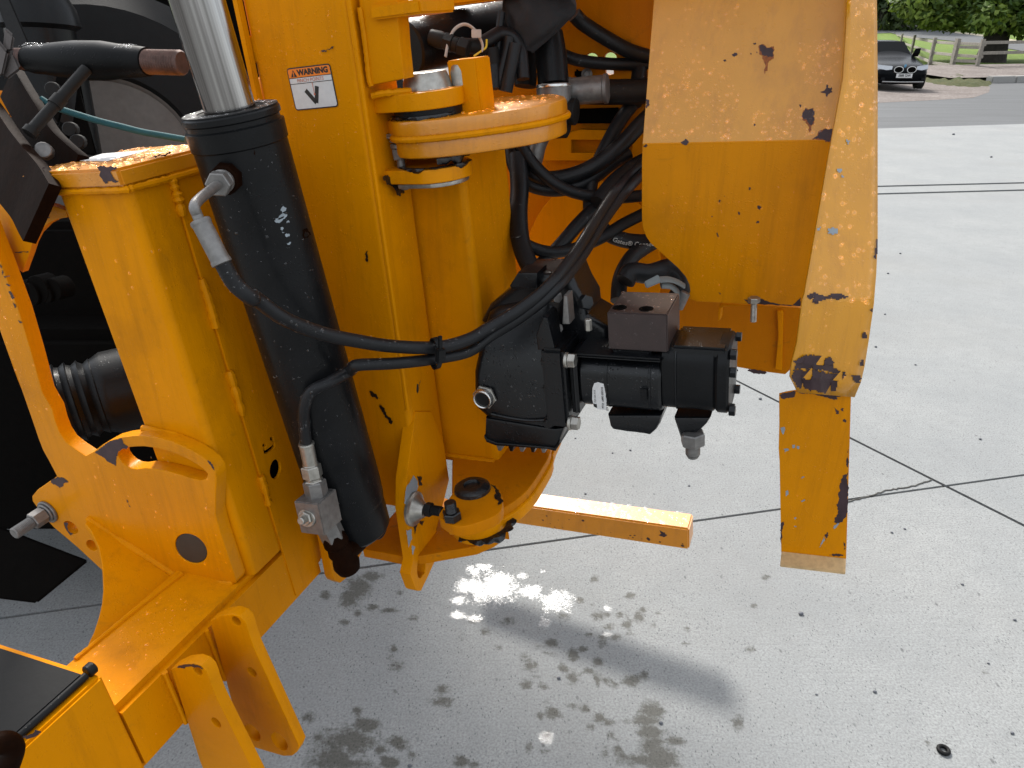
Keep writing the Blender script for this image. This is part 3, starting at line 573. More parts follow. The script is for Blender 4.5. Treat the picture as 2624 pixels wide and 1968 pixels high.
verge = struct(sheet('verge', [tuple(kb[0] + kp * .3 + V((-1.2, 0, .14))), tuple(kb[0] + kd * 16 + kp * .3 + V((0, 0, .17))), tuple(kb[0] + kd * 18 + kp * 6 + V((0, 0, .35))), tuple(kb[0] + kp * 5 + V((-1, 0, .3)))], GRAV))
# dark saloon car
CARP = plain('car_black_paint', (.0015, .002, .003), .25, 0, (), .1, 3, Specular_IOR_Level=.06, Coat_Weight=.02, Coat_Roughness=.05)
GLS = plain('car_glass', (.003, .0035, .004), .1, 0, (), .1, 3, Specular_IOR_Level=.08); CHR = plain('chrome_trim', (.75, .75, .76), .12, 1.); LAMP = plain('headlamp_glass', (.42, .44, .47), .12, .3, Coat_Weight=1.); TYR = plain('car_tyre', (.012, .012, .012), .8)
cpx = gnd(S(4, 1218, 708), .10); car = thing('parked_car', 'dark saloon car facing the road in the gravel lay-by', 'car', (cpx.x, cpx.y, 0))
yaw = math.atan2(-cpx.x, -cpx.y); 
cf = V((-math.sin(R(7)), -math.cos(R(7)), 0)); cf = V((-.13, -.99, 0)).normalized(); cr_ = V((-cf.y, cf.x, 0)); cs = .80
def CP(l, w, z): p = V((cpx.x, cpx.y, 0)) - cf * (l * cs) + cr_ * (w * cs) + V((0, 0, z * cs * 1.10)); return p    # l from the nose back
# loft body from cross-sections (l, halfwidth, bottom, belt half, belt z, top half, top z)
sect = [(0.0, .62, .24, .66, .52, .50, .60), (.10, .80, .20, .82, .55, .62, .68), (.35, .88, .19, .90, .60, .74, .78), (.8, .91, .19, .92, .68, .78, .86), (1.35, .92, .19, .92, .78, .76, .94), (1.75, .92, .19, .92, .84, .74, 1.02), (2.4, .92, .19, .92, .88, .60, 1.44), (2.9, .92, .19, .92, .90, .58, 1.48), (3.6, .92, .19, .92, .91, .58, 1.45), (4.2, .91, .2, .90, .92, .70, 1.10), (4.75, .86, .25, .85, .85, .70, .95)]
b = MB(); rings = []
for l, hw, zb_, bw_, bz, tw, tz in sect:
    pts = [(0, zb_), (hw * .8, zb_), (hw * .97, zb_ + .06), (hw, (zb_ + bz) / 2), (bw_, bz), ((bw_ + tw) / 2 + .03, (bz + tz) / 2 + .02), (tw, tz - .03), (tw * .8, tz + .005), (0, tz + .02)]
    pts += [(-x, z) for x, z in pts[-2:0:-1]]; rings.append([b.bm.verts.new(CP(l, x, z)) for x, z in pts])
for A, B in zip(rings, rings[1:]):
    for k in range(len(A)): b.bm.faces.new((A[k], A[(k + 1) % len(A)], B[(k + 1) % len(A)], B[k]))
b.bm.faces.new(rings[0]); b.bm.faces.new(rings[-1]); body = b.build('body', CARP, car, 55, False); s_ = body.modifiers.new('sub', 'SUBSURF'); s_.levels = 1; s_.render_levels = 2
def cpan(name, pts, mat, th=.012, par=car): 
    b = MB(); n = len(pts); f = [b.bm.verts.new(CP(*p)) for p in pts]; g = [b.bm.verts.new(CP(p[0] - th, p[1], p[2] + th)) for p in pts]; b.bm.faces.new(g); b.bm.faces.new(f[::-1])
    for k in range(n): b.bm.faces.new((f[k], f[(k + 1) % n], g[(k + 1) % n], g[k]))
    return b.build(name, mat, par)
cpan('windscreen', [(1.74, -.70, 1.00), (1.74, .70, 1.00), (2.36, .54, 1.43), (2.36, -.54, 1.43)], GLS, .02)
for sx in (-1, 1):
    cpan('headlight', [(.10, sx * .42, .60), (.10, sx * .42, .70), (.28, sx * .78, .76), (.36, sx * .86, .74), (.26, sx * .84, .62), (.12, sx * .60, .58)], LAMP, .05)
    cpan('wing_mirror', [(1.9, sx * .76, .98), (1.9, sx * 1.00, .99), (1.9, sx * 1.00, 1.13), (1.9, sx * .82, 1.12)], CARP, .12)
    g_o = [(-.005, sx * (.05 + .17 + .165 * math.cos(t)), .62 + .105 * math.sin(t)) for t in [k * 2 * math.pi / 16 for k in range(16)]]
    gk = cpan('kidney_grille', g_o, CHR, .03); cpan('grille_mesh', [(-.012, sx * .22 + (p[1] - sx * .22) * .84, .62 + (p[2] - .62) * .80) for p in g_o], DARK, .03, gk)
    cpan('fog_light', [(.02, sx * .62, .30), (.02, sx * .74, .30), (.05, sx * .74, .38), (.05, sx * .62, .38)], GLS, .03)
cpan('bonnet_badge', [(.06, .04 * math.cos(t), .74 + .04 * math.sin(t)) for t in [k * 2 * math.pi / 14 for k in range(14)]], plain('blue_badge', (.10, .28, .45), .3), .03)
cpan('chrome_strip', [(-.01, -.70, .26), (-.03, 0, .25), (-.01, .70, .26), (-.01, .70, .285), (-.03, 0, .275), (-.01, -.70, .285)], CHR, .02)
npl = cpan('number_plate', [(-.05, -.27, .40), (-.05, .27, .40), (-.05, .27, .52), (-.05, -.27, .52)], WHITE, .012)
text('PHZ 8885', .105, None, 0, 0, BLKV, npl, fn=lambda x, y: CP(-.068, -x * .98, .47 + y), sx=.95, bold=.002)
for l in (.85, 3.75):
    for sx in (-1, 1):
        wv = thing('x', '', '', (0, 0, 0)) if 0 else None
        w0 = CP(l, sx * .74, .31); ww = MB().lathe(w0, cr_ * sx, [(0, .2), (0, .25), (.02, .30 * cs), (.16, .31 * cs), (.18, .25), (.18, .2)], 26).build('wheel', TYR, car); MB().lathe(w0 + cr_ * sx * .165, cr_ * sx, [(0, .2), (.012, .19), (.006, .06), (.012, 0)], 20).build('rim', GALV, ww)
# loose stones, leaf bits and a rubber ring on the concrete
def pebble(px, r, lb, mat=STONE):
    p = gnd(px); b = MB(); bmesh.ops.create_icosphere(b.bm, subdivisions=2, radius=r)
    for v in b.bm.verts: v.co = V((v.co.x * 1.1, v.co.y * .9, v.co.z * .7)) * random.uniform(.85, 1.12) + p + V((0, 0, r * .5))
    o = b.build('pebble', mat, None, 60, False); rebase(o, p); tag(o, lb, 'pebble', 'pebbles scattered on the concrete')
for w, x, y, r, lb in ((11, 868, 517, 7, 'small bluish stone under the pump'), (11, 1312, 615, 9, 'pale stone on the concrete beneath the rear pump fitting'), (11, 1168, 637, 7, 'dark stone left of the pale stone under the pump'), (11, 948, 968, 9, 'dark stone above the square bar'), (11, 1788, 903, 8, 'dark stone left of the guard leg'), (16, 405, 415, 17, 'largest grey stone on the bare concrete below the guard leg'), (16, 1003, 1046, 12, 'bluish stone in the lower right of the yard'), (16, 530, 1066, 8, 'small stone left of the bluish stone'), (16, 1712, 176, 9, 'flat dark stone upper right of the bare concrete'), (16, 2136, 464, 10, 'blue stone at the right edge'), (16, 1922, 814, 8, 'small grey stone near the right edge'), (16, 2115, 1380, 11, 'brown stone near the right edge'), (15, 733, 935, 13, 'round black stone among the damp marks'), (15, 1558, 1298, 14, 'round black stone on the wet patch by the bottom edge'), (14, 1420, 1645, 14, 'dark stone at the bottom edge beside the damp marks'), (12, 310, 200, 12, 'pale stone beside the joint left of the guard leg'), (12, 2090, 525, 9, 'dark stone right of the guard leg, near the diagonal joint'), (12, 1375, 1282, 9, 'dark stone below the joints crossing'), (12, 1480, 1252, 8, 'small stone beside the dark one below the joints crossing'), (8, 1818, 700, 8, 'dark stone right of the guard strip, upper'), (8, 1793, 1030, 7, 'dark stone right of the guard strip, middle'), (8, 1718, 1295, 9, 'dark stone right of the guard strip, lower'), (8, 1918, 538, 7, 'small dark stone far right of the guard strip'), (8, 2040, 1440, 7, 'small stone on the sunlit concrete right of the strip end'), (4, 1640, 1092, 9, 'dark speck of stone near the far concrete edge'), (4, 1945, 1275, 8, 'dark speck of stone on the far concrete')):
    d_ = (gnd(S(w, x, y)) - CAM).length; pebble(S(w, x, y), r * KZ / FPX * d_, lb)
p = gnd(S(16, 1557, 1522)); dd_ = (p - CAM).length; rr0 = 30 * KZ / FPX * dd_
b = MB(); b.tube([p + V((math.cos(a) * rr0, math.sin(a) * rr0, rr0 * .4)) for a in [k * 2 * math.pi / 24 for k in range(25)]], rr0 * .42, 10, False); bmesh.ops.remove_doubles(b.bm, verts=b.bm.verts, dist=1e-5); o = b.build('rubber_ring', RUB, None); rebase(o, p); tag(o, 'small black rubber ring lying on the concrete at the lower right', 'rubber ring')
# ------------------------------------------------------------------ the yellow mounting frame
fr = thing('mounting_frame', 'large yellow welded steel frame with box post, slotted side plate and tall mast', 'machine frame', M(-.1, 0, -.83))
def rpost(name, x, y, z0, z1, r, shear=0., mat=YEL, parent=fr, seg=4, zr=0.):
    pr = []
    for cx, cy, a0 in ((x[1] - r, y[1] - r, 0), (x[0] + r, y[1] - r, 90), (x[0] + r, y[0] + r, 180), (x[1] - r, y[0] + r, 270)):
        for k in range(seg + 1): a = R(a0 + 90 * k / seg); pr.append((cx + r * math.cos(a), cy + r * math.sin(a)))
    b = MB(); n = len(pr)
    v = [b.bm.verts.new(M(px + shear * (z - zr), py, z)) for z in (z0, z1) for px, py in pr]
    for k in range(n): b.bm.faces.new((v[k], v[(k + 1) % n], v[n + (k + 1) % n], v[n + k]))
    b.bm.faces.new(v[:n][::-1]); b.bm.faces.new(v[n:]); return b.build(name, mat, parent, 50)
post = rpost('box_post', (-.142, 0), (0, .085), -.70, -.02, .013)
MB().mbox((-.19, .004), (-.008, .2), (-.026, 0), .004).build('top_cap', YELW, fr)
MB().bead([M(-.145, -.004, -.029), M(-.06, -.005, -.029), M(-.005, -.005, -.029), M(.003, .01, -.029), M(.004, .08, -.03), M(.003, .15, -.03)], .0045).build('weld_bead', YEL, fr)
cap_patch = plate('cap_white_patch', FZ(.0012), q(1, '640,1300 830,1243 1210,1212 870,1302'), .0008, WHITE, fr, bev=.0002)  # flat white parallelogram on top of the cap
chips(FY(-.0082), [q(1, '785,1356 880,1352 950,1352 930,1375 900,1385 915,1430 965,1462 960,1470 890,1468 855,1488 835,1465 812,1430 818,1390'), q(1, '622,1362 660,1360 640,1378'), q(1, '330,1358 375,1357 350,1366')], fr, amp=.0016)
chips(FX(.0042), [q(1, '1240,1268 1300,1250 1400,1226 1375,1248 1310,1262 1260,1280')], fr, amp=.0012)
# quadrant plate with its upward arm, one thick profile-cut plate
QF = FY(-.025)
slot = chaik(uvs(QF, q(9, '945,650 985,600 1060,586 1200,582 1400,630 1560,705 1680,790 1672,850 1600,858 1400,792 1200,752 1080,770 1000,730')), 1)
hole = uvs(QF, [S(9, *p) for p in circ((1545, 1410), 142, 28, 104, R(38))])
h2 = uvs(QF, [S(9, *p) for p in circ((572, 1240), 68, 16, 38, R(40))]); h3 = uvs(QF, [S(9, *p) for p in circ((742, 1385), 52, 16, 34, R(45))])
qout = q(5, '-160,200 0,600 150,1000 250,1330 340,1659') + q(9, '420,280 450,390 482,472 530,545 600,600 690,660 760,622 830,568 900,530 985,508 1070,497 1150,493 1250,508 1380,540 1470,575 1560,620 1640,672 1700,722 1740,780 1752,840 1745,1000 1745,1130 1765,1220 1790,1300 1910,1659') + q(13, '1905,165 1470,110 830,215') + q(9, '830,1590 620,1395 430,1235 330,1120 262,1025 258,985 300,935 400,865 460,825 400,710 345,610 310,520 280,430 130,0') + q(5, '175,1659 0,1170 -200,600')
plate('quadrant_plate', QF, qout, .025, YELD, fr, holes=[slot, hole, h2, h3], bev=.002)
hc = (sum(p[0] for p in hole) / len(hole), sum(p[1] for p in hole) / len(hole))
plate('hole_plug', QF.off(-.0012), [(hc[0] + (a_ - hc[0]) * .985, hc[1] + (b_ - hc[1]) * .985) for a_, b_ in hole], .010, PLUG, fr)
chips(QF, [q(9, '770,630 840,575 900,535 985,515 1000,555 1040,582 1020,600 960,620 945,670 940,740 880,705 830,665'), q(9, '465,825 520,835 555,870 520,880 490,920 450,890 405,870'),
           q(9, '520,1195 560,1200 545,1235 560,1270 590,1285 570,1300 530,1240'), q(9, '1680,695 1700,700 1725,725 1740,775 1725,760'), q(9, '1028,1010 1040,1025 1038,1045 1060,1075 1045,1070'),
           q(5, '0,620 20,640 15,660'), q(5, '15,670 30,690 20,710'), q(5, '30,720 85,715 45,735'), q(5, '50,780 95,790 80,805'), q(5, '70,840 95,850 120,890 100,905'), q(5, '105,930 130,945 125,980'), q(5, '150,1075 185,1095 160,1100')], fr, amp=.0012)
chips(FX(-.286).off(.001), [], fr) if 0 else None
# hood bracket above the arm
HB = FY(.012)
plate('hood_bracket', HB, q(5, '-200,-60 0,85 100,90 240,92 340,125 430,150 540,190 540,245 460,258 380,300 300,380 260,460 235,540 205,620 180,690 60,600 -100,500 -260,300'), .012, YELD, fr)
chips(HB, [q(5, '330,210 355,215 350,250 335,240'), q(5, '385,240 405,243 395,252'), q(5, '120,525 230,515 235,525 130,531')], fr, amp=.001)
# stud through the quadrant
b = MB(); p = QF.P(*QF.uv(S(9, 395, 1105))); a = -EY
b.rod(p, a, .006, .0235, 32).rod(p + a * .006, a, .004, .019, 32); b.hexn(p + a * .010, a, .026, .0165, .3); b.build('nut_and_washer', GALV2, fr)
MB().stud(p + a * .034, a, .038, .0115).build('threaded_stud', GALV2, fr)
# sloping gusset from the quadrant down to the beam
A_ = QF.P(*QF.uv(S(9, 712, 1152))); B_ = QF.P(*QF.uv(S(9, 1440, 1640)))
GP = Pl(A_, B_ - A_, -EY)
GP = GP if GP.n.z > 0 else Pl(A_, A_ - B_, -EY)
plate('gusset', GP, q(9, '712,1152 1440,1640') + q(13, '1445,140 1280,262 1000,520 720,765 690,722 722,640 760,560 800,440 826,330 838,200 832,60') + q(9, '825,1525 800,1400 740,1270 690,1205'), .012, YEL, fr, bev=.002)
def pxline(pl, w, s): return [pl.P(*pl.uv(p), .001) for p in q(w, s)]
MB().bead(pxline(QF, 9, '715,1160 900,1290 1100,1410 1300,1540 1440,1630'), .0055).build('weld_bead', YEL, fr)
MB().bead(pxline(QF, 13, '1450,110 1600,130 1750,150 1890,165'), .004).build('weld_bead', YEL, fr)
MB().bead(pxline(QF.off(-.024), 9, '1160,430 1350,470 1500,520 1600,560'), .006).build('weld_bead', YEL, fr)
# lower beam running forward
rpost_b = MB().mbox((-.165, 0), (-.30, .17), (-.83, -.70), .011, seg=4).build('lower_beam', YEL, fr, 60)
MB().bead([M(-.15, -.24, -.699), M(-.145, -.13, -.699), M(-.135, -.03, -.699)], .004).build('weld_bead', YEL, fr)
# block at the beam's end with its pad
MB().mbox((-.24, .001), (-.47, -.292), (-.86, -.632), .004).build('end_block', YEL, fr)
MB().mbox((-.20, -.012), (-.455, -.305), (-.632, -.619), .004).build('rubber_pad', RUB, fr)
MB().rod(M(-.014, -.302, -.6255), -EY, .152, .0055, 12).rod(M(-.016, -.300, -.624), EY, .012, .0095, 14).build('pad_rail', BLK, fr)
chips(FX(.0015), [q(13, '175,1410 260,1380 285,1340 330,1370 300,1390 215,1425')], fr, amp=.001)
# lugs on the beam
LP = FY(-.122)
lo = uvs(LP, q(13, '1700,470 1790,425 1880,412 1940,430 1985,475 2015,560') + q(14, '110,545 160,690 525,1480 505,1535 470,1562 400,1565 120,1482') + q(13, '1940,1420 1860,1200'))
lo = [(max(x, -.004), z) for x, z in lo]
def holes_l(pl): return [uvs(pl, [S(w, *p) for p in circ(c, r1, 14, r2, R(50))]) for w, c, r1, r2 in ((13, (1912, 472), 44, 26), (13, (2040, 885), 46, 24), (13, (2045, 1375), 82, 42), (14, (365, 1445), 88, 44))]
hl = holes_l(LP)
lugm = plate('lug', LP, lo, .020, YEL, fr, holes=hl, bev=.002)
LL = FY(-.212); dx, dz = .002, -.012
plate('lug', LL, [(x + dx, z + dz) for x, z in lo], .020, YEL, fr, holes=[[(x + dx, z + dz) for x, z in h] for h in hl], bev=.002)
chips(LL.off(.0001), [[(x + dx, z + dz) for x, z in uvs(LP, q(13, '1740,445 1800,425 1880,412 1940,430 1960,455 1900,440 1830,440 1790,455'))]], fr, amp=.002)
for yy in (-.122, -.212): MB().bead([M(.003, yy + .001, -.71), M(.003, yy + .001, -.76), M(.003, yy + .001, -.82)], .004).build('weld_bead', YEL, fr)
# side wall (outer) with cut-out letter and hole, and its twin on the far side
SP = FX(.003)
cpath = uvs(SP, q(10, '232,575 240,556 256,562 262,575 248,590 255,614 300,584 318,566 311,532 295,536 292,510 318,502 333,580 312,606 264,640 246,640'))
rh = uvs(SP, [S(10, *p) for p in circ((335, 765), 43, 26, 80, R(8))])
plate('side_wall', SP, [(.078, -.02), (.305, -.02), (.305, -.72), (.20, -.76), (.163, -.793), (.12, -.802), (.078, -.81)], .006, YEL, fr, holes=[cpath, rh], bev=.0012)
plate('cutout_shade_sheet', FX(-.012), [(.086, -.70), (.29, -.70), (.29, -.05), (.086, -.05)], .004, DARK, fr); plate('top_web', FZ(-.021), [(-.14, .086), (.002, .086), (.002, .30), (-.14, .30)], .006, YEL, fr); plate('bottom_web', FZ(-.79), [(-.14, .17), (.002, .17), (.002, .33), (-.14, .33)], .006, YEL, fr)  # dark sheet added behind the cut-outs in place of enclosed shade
plate('side_wall', FX(-.14), [(.03, -.03), (.42, -.03), (.42, -.70), (.03, -.70)], .006, YEL, fr)
for z0, z1 in ((-.03, -.085), (-.182, -.262), (-.338, -.42), (-.54, -.60)):
    MB().bead([M(.003, .0775, z0), M(.004, .0775, (z0 + z1) / 2), M(.003, .0775, z1)], .0062, .6).build('weld_bead', YEL, fr)
# mast
SH = .037
mast = rpost('mast', (.012, .206), (.30, .42), -.74, .42, .012, SH, zr=.17)
MB().mbox((.006, .018), (.288, .30), (-.2, .42), .002, F=lambda x, y, z: M(x + SH * (z - .17), y, z)).build('mast_flange', YEL, fr)
MB().mbox((-.002, .022), (.30, .33), (.105, .145), .002).build('mast_tab', YEL, fr)
MB().lathe(M(-.03, .37, .055), EX, [(0, .03), (.002, .034), (.05, .034), (.052, .03)], 28).build('pivot_bush', YELD, fr)
msx = lambda z: SH * (z - .17)
MB().bead([M(.205 + msx(.3), .306, .3), M(.205 + msx(0), .306, 0), M(.204 + msx(-.3), .305, -.3), M(.203 + msx(-.51), .302, -.51)], .0045, .15).build('weld_bead', YEL, fr)
# bracket plate and tab high on the mast's right side
BP = FY(.318)
plate('mast_bracket', BP, q(2, '1000,-80 1322,-80 1326,160 1345,400 1372,640 1100,694 1040,400'), .035, YEL, fr, bev=.003)
T0 = BP.off(.012); u0, v0 = T0.uv(S(2, 1108, 165)); u1, v1 = T0.uv(S(2, 1520, 155)); _, v2 = T0.uv(S(2, 1100, 45))
MB().mbox((u0, u1), (.306, .42), (v0, v2), .003).build('bracket_tab', YEL, fr)
MB().bead(pxline(BP, 2, '1020,60 1050,250 1075,450 1095,640 1115,700'), .0042, .2).build('weld_bead', YEL, fr)
MB().bead([M(.207, .322, .040), M(.23, .325, .042), M(.27, .335, .041)], .005).build('weld_bead', YEL, fr)
# hinge pivots
PX, PY = .268, .385
def hinge_lug(name, z0, z1, rx, mat=YEL, x0=.188, y0=.335, y1=.425, c=(PX, PY)):
    o = [(x0, y0)] + [(c[0] + rx * math.cos(R(t)), c[1] + rx * math.sin(R(t))) for t in range(-95, 96, 10)] + [(x0, y1 + .01)]
    return plate(name, FZ(z1), o, z1 - z0, mat, fr, bev=.003)
hinge_lug('hinge_lug', .012, .039, .062)
hinge_lug('hinge_lug', -.100, -.077, .060, YELD)
b = MB(); b.lathe(M(PX + .004, PY, .039), EZ, [(0, .040), (.012, .038), (.024, .034), (.026, .031), (.026, .018), (.02, .016), (.02, 0)], 32); b.build('hinge_pin', GALV, fr)
MB().lathe(M(PX + .05, PY + .03, .039), EZ, [(0, .018), (.02, .018), (.03, .016), (.036, .010), (.038, 0)], 20).build('pin_bolt', GALV, fr)
MB().mbox((PX - .045, PX - .022), (PY - .004, PY + .0), (.06, .09), .001).build('pin_tab', GALV, fr)
MB().lathe(M(PX, PY, -.0005), EZ, [(0, .056), (.012, .056)], 36).build('bearing_washer', BLK, fr)
def smear(c, r, a0, a1, z0, drop, parent=fr, name='grease', th=.004):      # grease squeezed out of a joint: a ring with a ragged lower lip
    b = MB(); n = 90; ph = [random.random() * 6.28 for _ in range(4)]; rows = []
    for k in range(n + 1):
        a = R(a0 + (a1 - a0) * k / n); w = .45 + .32 * math.sin(a * 4 + ph[0]) + .26 * math.sin(a * 9 + ph[1]) + .10 * math.sin(a * 17 + ph[2]); w = max(.06, w); t = th * (.5 + .7 * abs(math.sin(a * 7 + ph[3])))
        rows.append([b.bm.verts.new(M(c[0] + rr_ * math.cos(a), c[1] + rr_ * math.sin(a), z)) for rr_, z in ((r - .006, z0), (r + t * .6, z0), (r + t, z0 - drop * w * .5), (r + t * .3, z0 - drop * w), (r - .006, z0 - drop * w))])
    for A, B in zip(rows, rows[1:]):
        for m in range(4): b.bm.faces.new((A[m], A[m + 1], B[m + 1], B[m]))
    return b.build(name, GREASE, parent, 60, False)
smear((PX, PY), .0575, -165, -20, .004, .014); smear((PX, PY), .0585, -150, 10, -.0745, .009); smear((PX, PY), .056, -60, 30, -.062, .016)
plate('keeper_strip', FZ(-.101), [(PX - .05, PY - .05)] + [(PX + .052 * math.cos(R(t)), PY + .052 * math.sin(R(t))) for t in range(-80, 60, 12)] + [(PX - .04, PY + .03)], .007, GALV, fr)
p = FY(.358).P(*FY(.358).uv(S(2, 1345, 1290)))
b = MB(); b.rod(p - EZ * .05, EZ, .085, .007, 14); b.hexn(p + EZ * .0, EZ, .018, .0125); b.rod(p + EZ * .018, EZ, .008, .013); b.rod(p + EZ * .028, EZ, .004, .0135); b.hexn(p - EZ * .044, EZ, .011, .0125, .2); b.build('keeper_bolt', GALV2, fr)
MB().tube([p + EZ * .034 - EX * .006, p + EZ * .036 - EX * .022, p + EZ * .04 - EX * .03], .0025, 8).tube([p + EZ * .038 + EX * .006, p + EZ * .04 - EX * .026], .0022, 8).build('split_pin', GALV, fr)
# ears at the mast foot
E1 = FX(.036)
sl1 = chaik(uvs(E1, q(10, '800,1440 850,1380 915,1420 928,1490 920,1545 888,1592 855,1580 840,1520')), 1)
plate('ear', E1, q(10, '690,1140 745,1340 785,1560') + q(14, '800,110 815,140 860,160 905,125 985,10') + q(10, '1055,1400') + [(.30, -.72), (.302, -.60), (.21, -.60)], .020, YEL, fr, holes=[sl1], bev=.0015)
E2 = FX(.1840)
sl2 = chaik(uvs(E2, q(10, '1485,1540 1500,1470 1530,1443 1550,1480 1548,1600') + q(14, '1533,90 1505,132 1484,95')), 1)
plate('ear', E2, q(10, '1472,300 1440,520 1395,850 1390,1090 1420,1300 1450,1500') + q(14, '1425,90 1470,215 1490,226 1515,224 1570,110 1620,0') + q(10, '1655,1470 1640,1250 1662,1170 1742,850 1700,560 1600,300'), .024, YEL, fr, holes=[sl2], bev=.0015)
chips(E2, [q(10, '1450,815 1475,850 1490,900 1470,960 1430,970 1400,1060 1375,1040 1390,920 1420,870'), q(10, '1390,1260 1430,1245 1440,1330 1410,1400'), q(10, '1440,1380 1465,1400 1445,1460')], fr, GREYP, .0016)
chips(E2, [q(10, '1480,820 1520,830 1510,870 1530,890 1500,900'), q(10, '1455,1220 1480,1210 1460,1290'), q(10, '1500,1190 1540,1180 1520,1225')], fr, GREASE, .0016, lift=.0008)
p = E2.P(*E2.uv(S(10, 1450, 1085)))
b = MB(); b.lathe(p, EX, [(0, .034), (.005, .034), (.0065, .031), (.008, .026), (.026, .013)], 28); b.build('ram_pin_head', GALV, fr)
b = MB(); p2 = p + EX * .028 + EZ * .004; b.hexn(p2, EX, .014, .014); b.stud(p2 + EX * .014, EX, .022, .010); b.build('ram_pin_bolt', DARK2, fr)
# foot plate, clamp plate and lower pivot
plate('foot_plate', FZ(-.80), q(10, '1040,1410 1200,1440 1340,1470 1500,1470 1670,1440 1900,1400') + q(11, '60,1390 200,1330 290,1265 325,1270 300,1200 100,1100') + [(.10, .44), (.06, .40)], .022, YELF, fr, bev=.003)
BX, BY = .262, .365
cp = chaik(uvs(FZ(-.640), q(10, '1640,1140 1700,1190 1790,1235 1900,1225 2060,1170 2150,1120 2180,1060 2170,960 2120,890 2000,850 1860,860 1780,960 1720,1040')), 2)
plate('clamp_plate', FZ(-.640), cp, .022, YELF, fr, bev=.003)
cz = FZ(-.6395); c0 = cz.uv(S(10, 1930, 930))
b = MB(); b.lathe(cz.P(*c0), EZ, [(0, .034), (.006, .033), (.011, .026), (.011, .016), (.006, .014), (.006, 0)], 28); b.build('clamp_bolt', GREASE, fr)
p = cz.P(*cz.uv(S(10, 1770, 1170))); b = MB(); b.hexn(p, EZ, .016, .0165); b.stud(p + EZ * .016, EZ, .02, .0105); b.build('clamp_stud', GREASE, fr)
MB().lathe(cz.P(c0[0], c0[1], -.095), EZ, [(0, .04), (.006, .048), (.035, .051), (.06, .05), (.073, .048)], 36).build('lower_pivot_boss', YEL, fr)
smear((c0[0] + .008, c0[1] + .006), .052, -115, 30, -.716, .018, th=.010)
chips(FZ(-.6392), [q(10, '1810,900 1900,870 2000,880 2038,930 2020,990 1960,1000 1900,990 1850,1005 1815,950'), q(10, '2070,880 2110,900 2150,960 2165,1040 2140,1060 2120,960'), q(10, '1690,1100 1740,1080 1720,1180 1690,1150')], fr, GREASE, .004, lift=.0006)
# warning sticker
ST = FY(.2995)
cs = uvs(ST, [S(2, 424, 557), S(2, 776, 514), S(2, 842, 858), S(2, 505, 898)])
cen = (sum(c[0] for c in cs) / 4, sum(c[1] for c in cs) / 4); ang = math.atan2(cs[1][1] - cs[0][1], cs[1][0] - cs[0][0])
wS = math.hypot(cs[1][0] - cs[0][0], cs[1][1] - cs[0][1]); hS = math.hypot(cs[3][0] - cs[0][0], cs[3][1] - cs[0][1])
SA = EX * math.cos(ang) + EZ * math.sin(ang); STP = Pl(ST.P(*cen, .0), SA, EZ)
def rr(w, h, r, cx=0, cy=0, n=5):
    o = []
    for sx, sy, a0 in ((1, 1, 0), (-1, 1, 90), (-1, -1, 180), (1, -1, 270)):
        o += [(cx + sx * (w / 2 - r) + r * math.cos(R(a0 + 90 * k / n)), cy + sy * (h / 2 - r) + r * math.sin(R(a0 + 90 * k / n))) for k in range(n + 1)]
    return o
st = plate('warning_sticker', STP.off(.0006), rr(wS, hS, .005), .0006, BLKV, fr, bev=.0001)
bw = .0018
plate('white_panel', STP.off(.0008), rr(wS - 2 * bw, hS - 2 * bw, .0035), .0002, WHITE, st, bev=0.00002)
oh = hS * .22
plate('orange_panel', STP.off(.0010), [(-wS / 2 + bw + .003, hS / 2 - bw), (wS / 2 - bw - .003, hS / 2 - bw), (wS / 2 - bw - .0008, hS / 2 - bw - .0008), (wS / 2 - bw, hS / 2 - bw - .003), (wS / 2 - bw, hS / 2 - bw - oh), (-wS / 2 + bw, hS / 2 - bw - oh), (-wS / 2 + bw, hS / 2 - bw - .003), (-wS / 2 + bw + .0008, hS / 2 - bw - .0008)], .0002, ORNV, st, bev=.00002)
for yy in (hS / 2 - bw - oh, hS / 2 - bw - oh * 1.62):
    plate('rule_line', STP.off(.0011), [(-wS / 2 + bw, yy), (wS / 2 - bw, yy), (wS / 2 - bw, yy + .0009), (-wS / 2 + bw, yy + .0009)], .0002, BLKV, st, bev=.00002)
text('WARNING', oh * .82, STP, wS * .085, hS / 2 - bw - oh * .47, BLKV, st, lift=.0013, sx=1.05, bold=.0006)
text('PINCH POINTS', oh * .54, STP, 0, hS / 2 - bw - oh * 1.30, REDV, st, lift=.0013, sx=1.02)
tx, ty = -wS * .355, hS / 2 - bw - oh * .52; tr = oh * .42
plate('alert_triangle', STP.off(.0012), [(tx - tr, ty - tr * .8), (tx + tr, ty - tr * .8), (tx, ty + tr)], .0002, BLKV, st, bev=.00002)
text('!', oh * .62, STP, tx, ty - tr * .15, ORNV, st, lift=.0015, bold=.0005)
vx, vy = .002, -hS * .36
for sgn, L in ((-1, hS * .40), (1, hS * .40)):
    d = V((sgn * math.sin(R(38 if sgn < 0 else 17)), math.cos(R(38 if sgn < 0 else 17)))); nn = V((d.y, -d.x)) * wS * .042; o = V((vx, vy))
    plate('pinch_bar', STP.off(.0011), [tuple(o + nn), tuple(o + d * L + nn), tuple(o + d * L - nn), tuple(o - nn)], .0002, BLKV, st, bev=.00002)
plate('arrow_line', STP.off(.0012), [(vx - .0005, hS * .13), (vx + .0004, hS * .13), (vx + .0004, -hS * .16), (vx - .0005, -hS * .16)], .0002, REDV, st, bev=.00002)
plate('arrow_tip', STP.off(.0012), [(vx - .0022, -hS * .145), (vx + .0022, -hS * .145), (vx, -hS * .19)], .0002, REDV, st, bev=.00002)
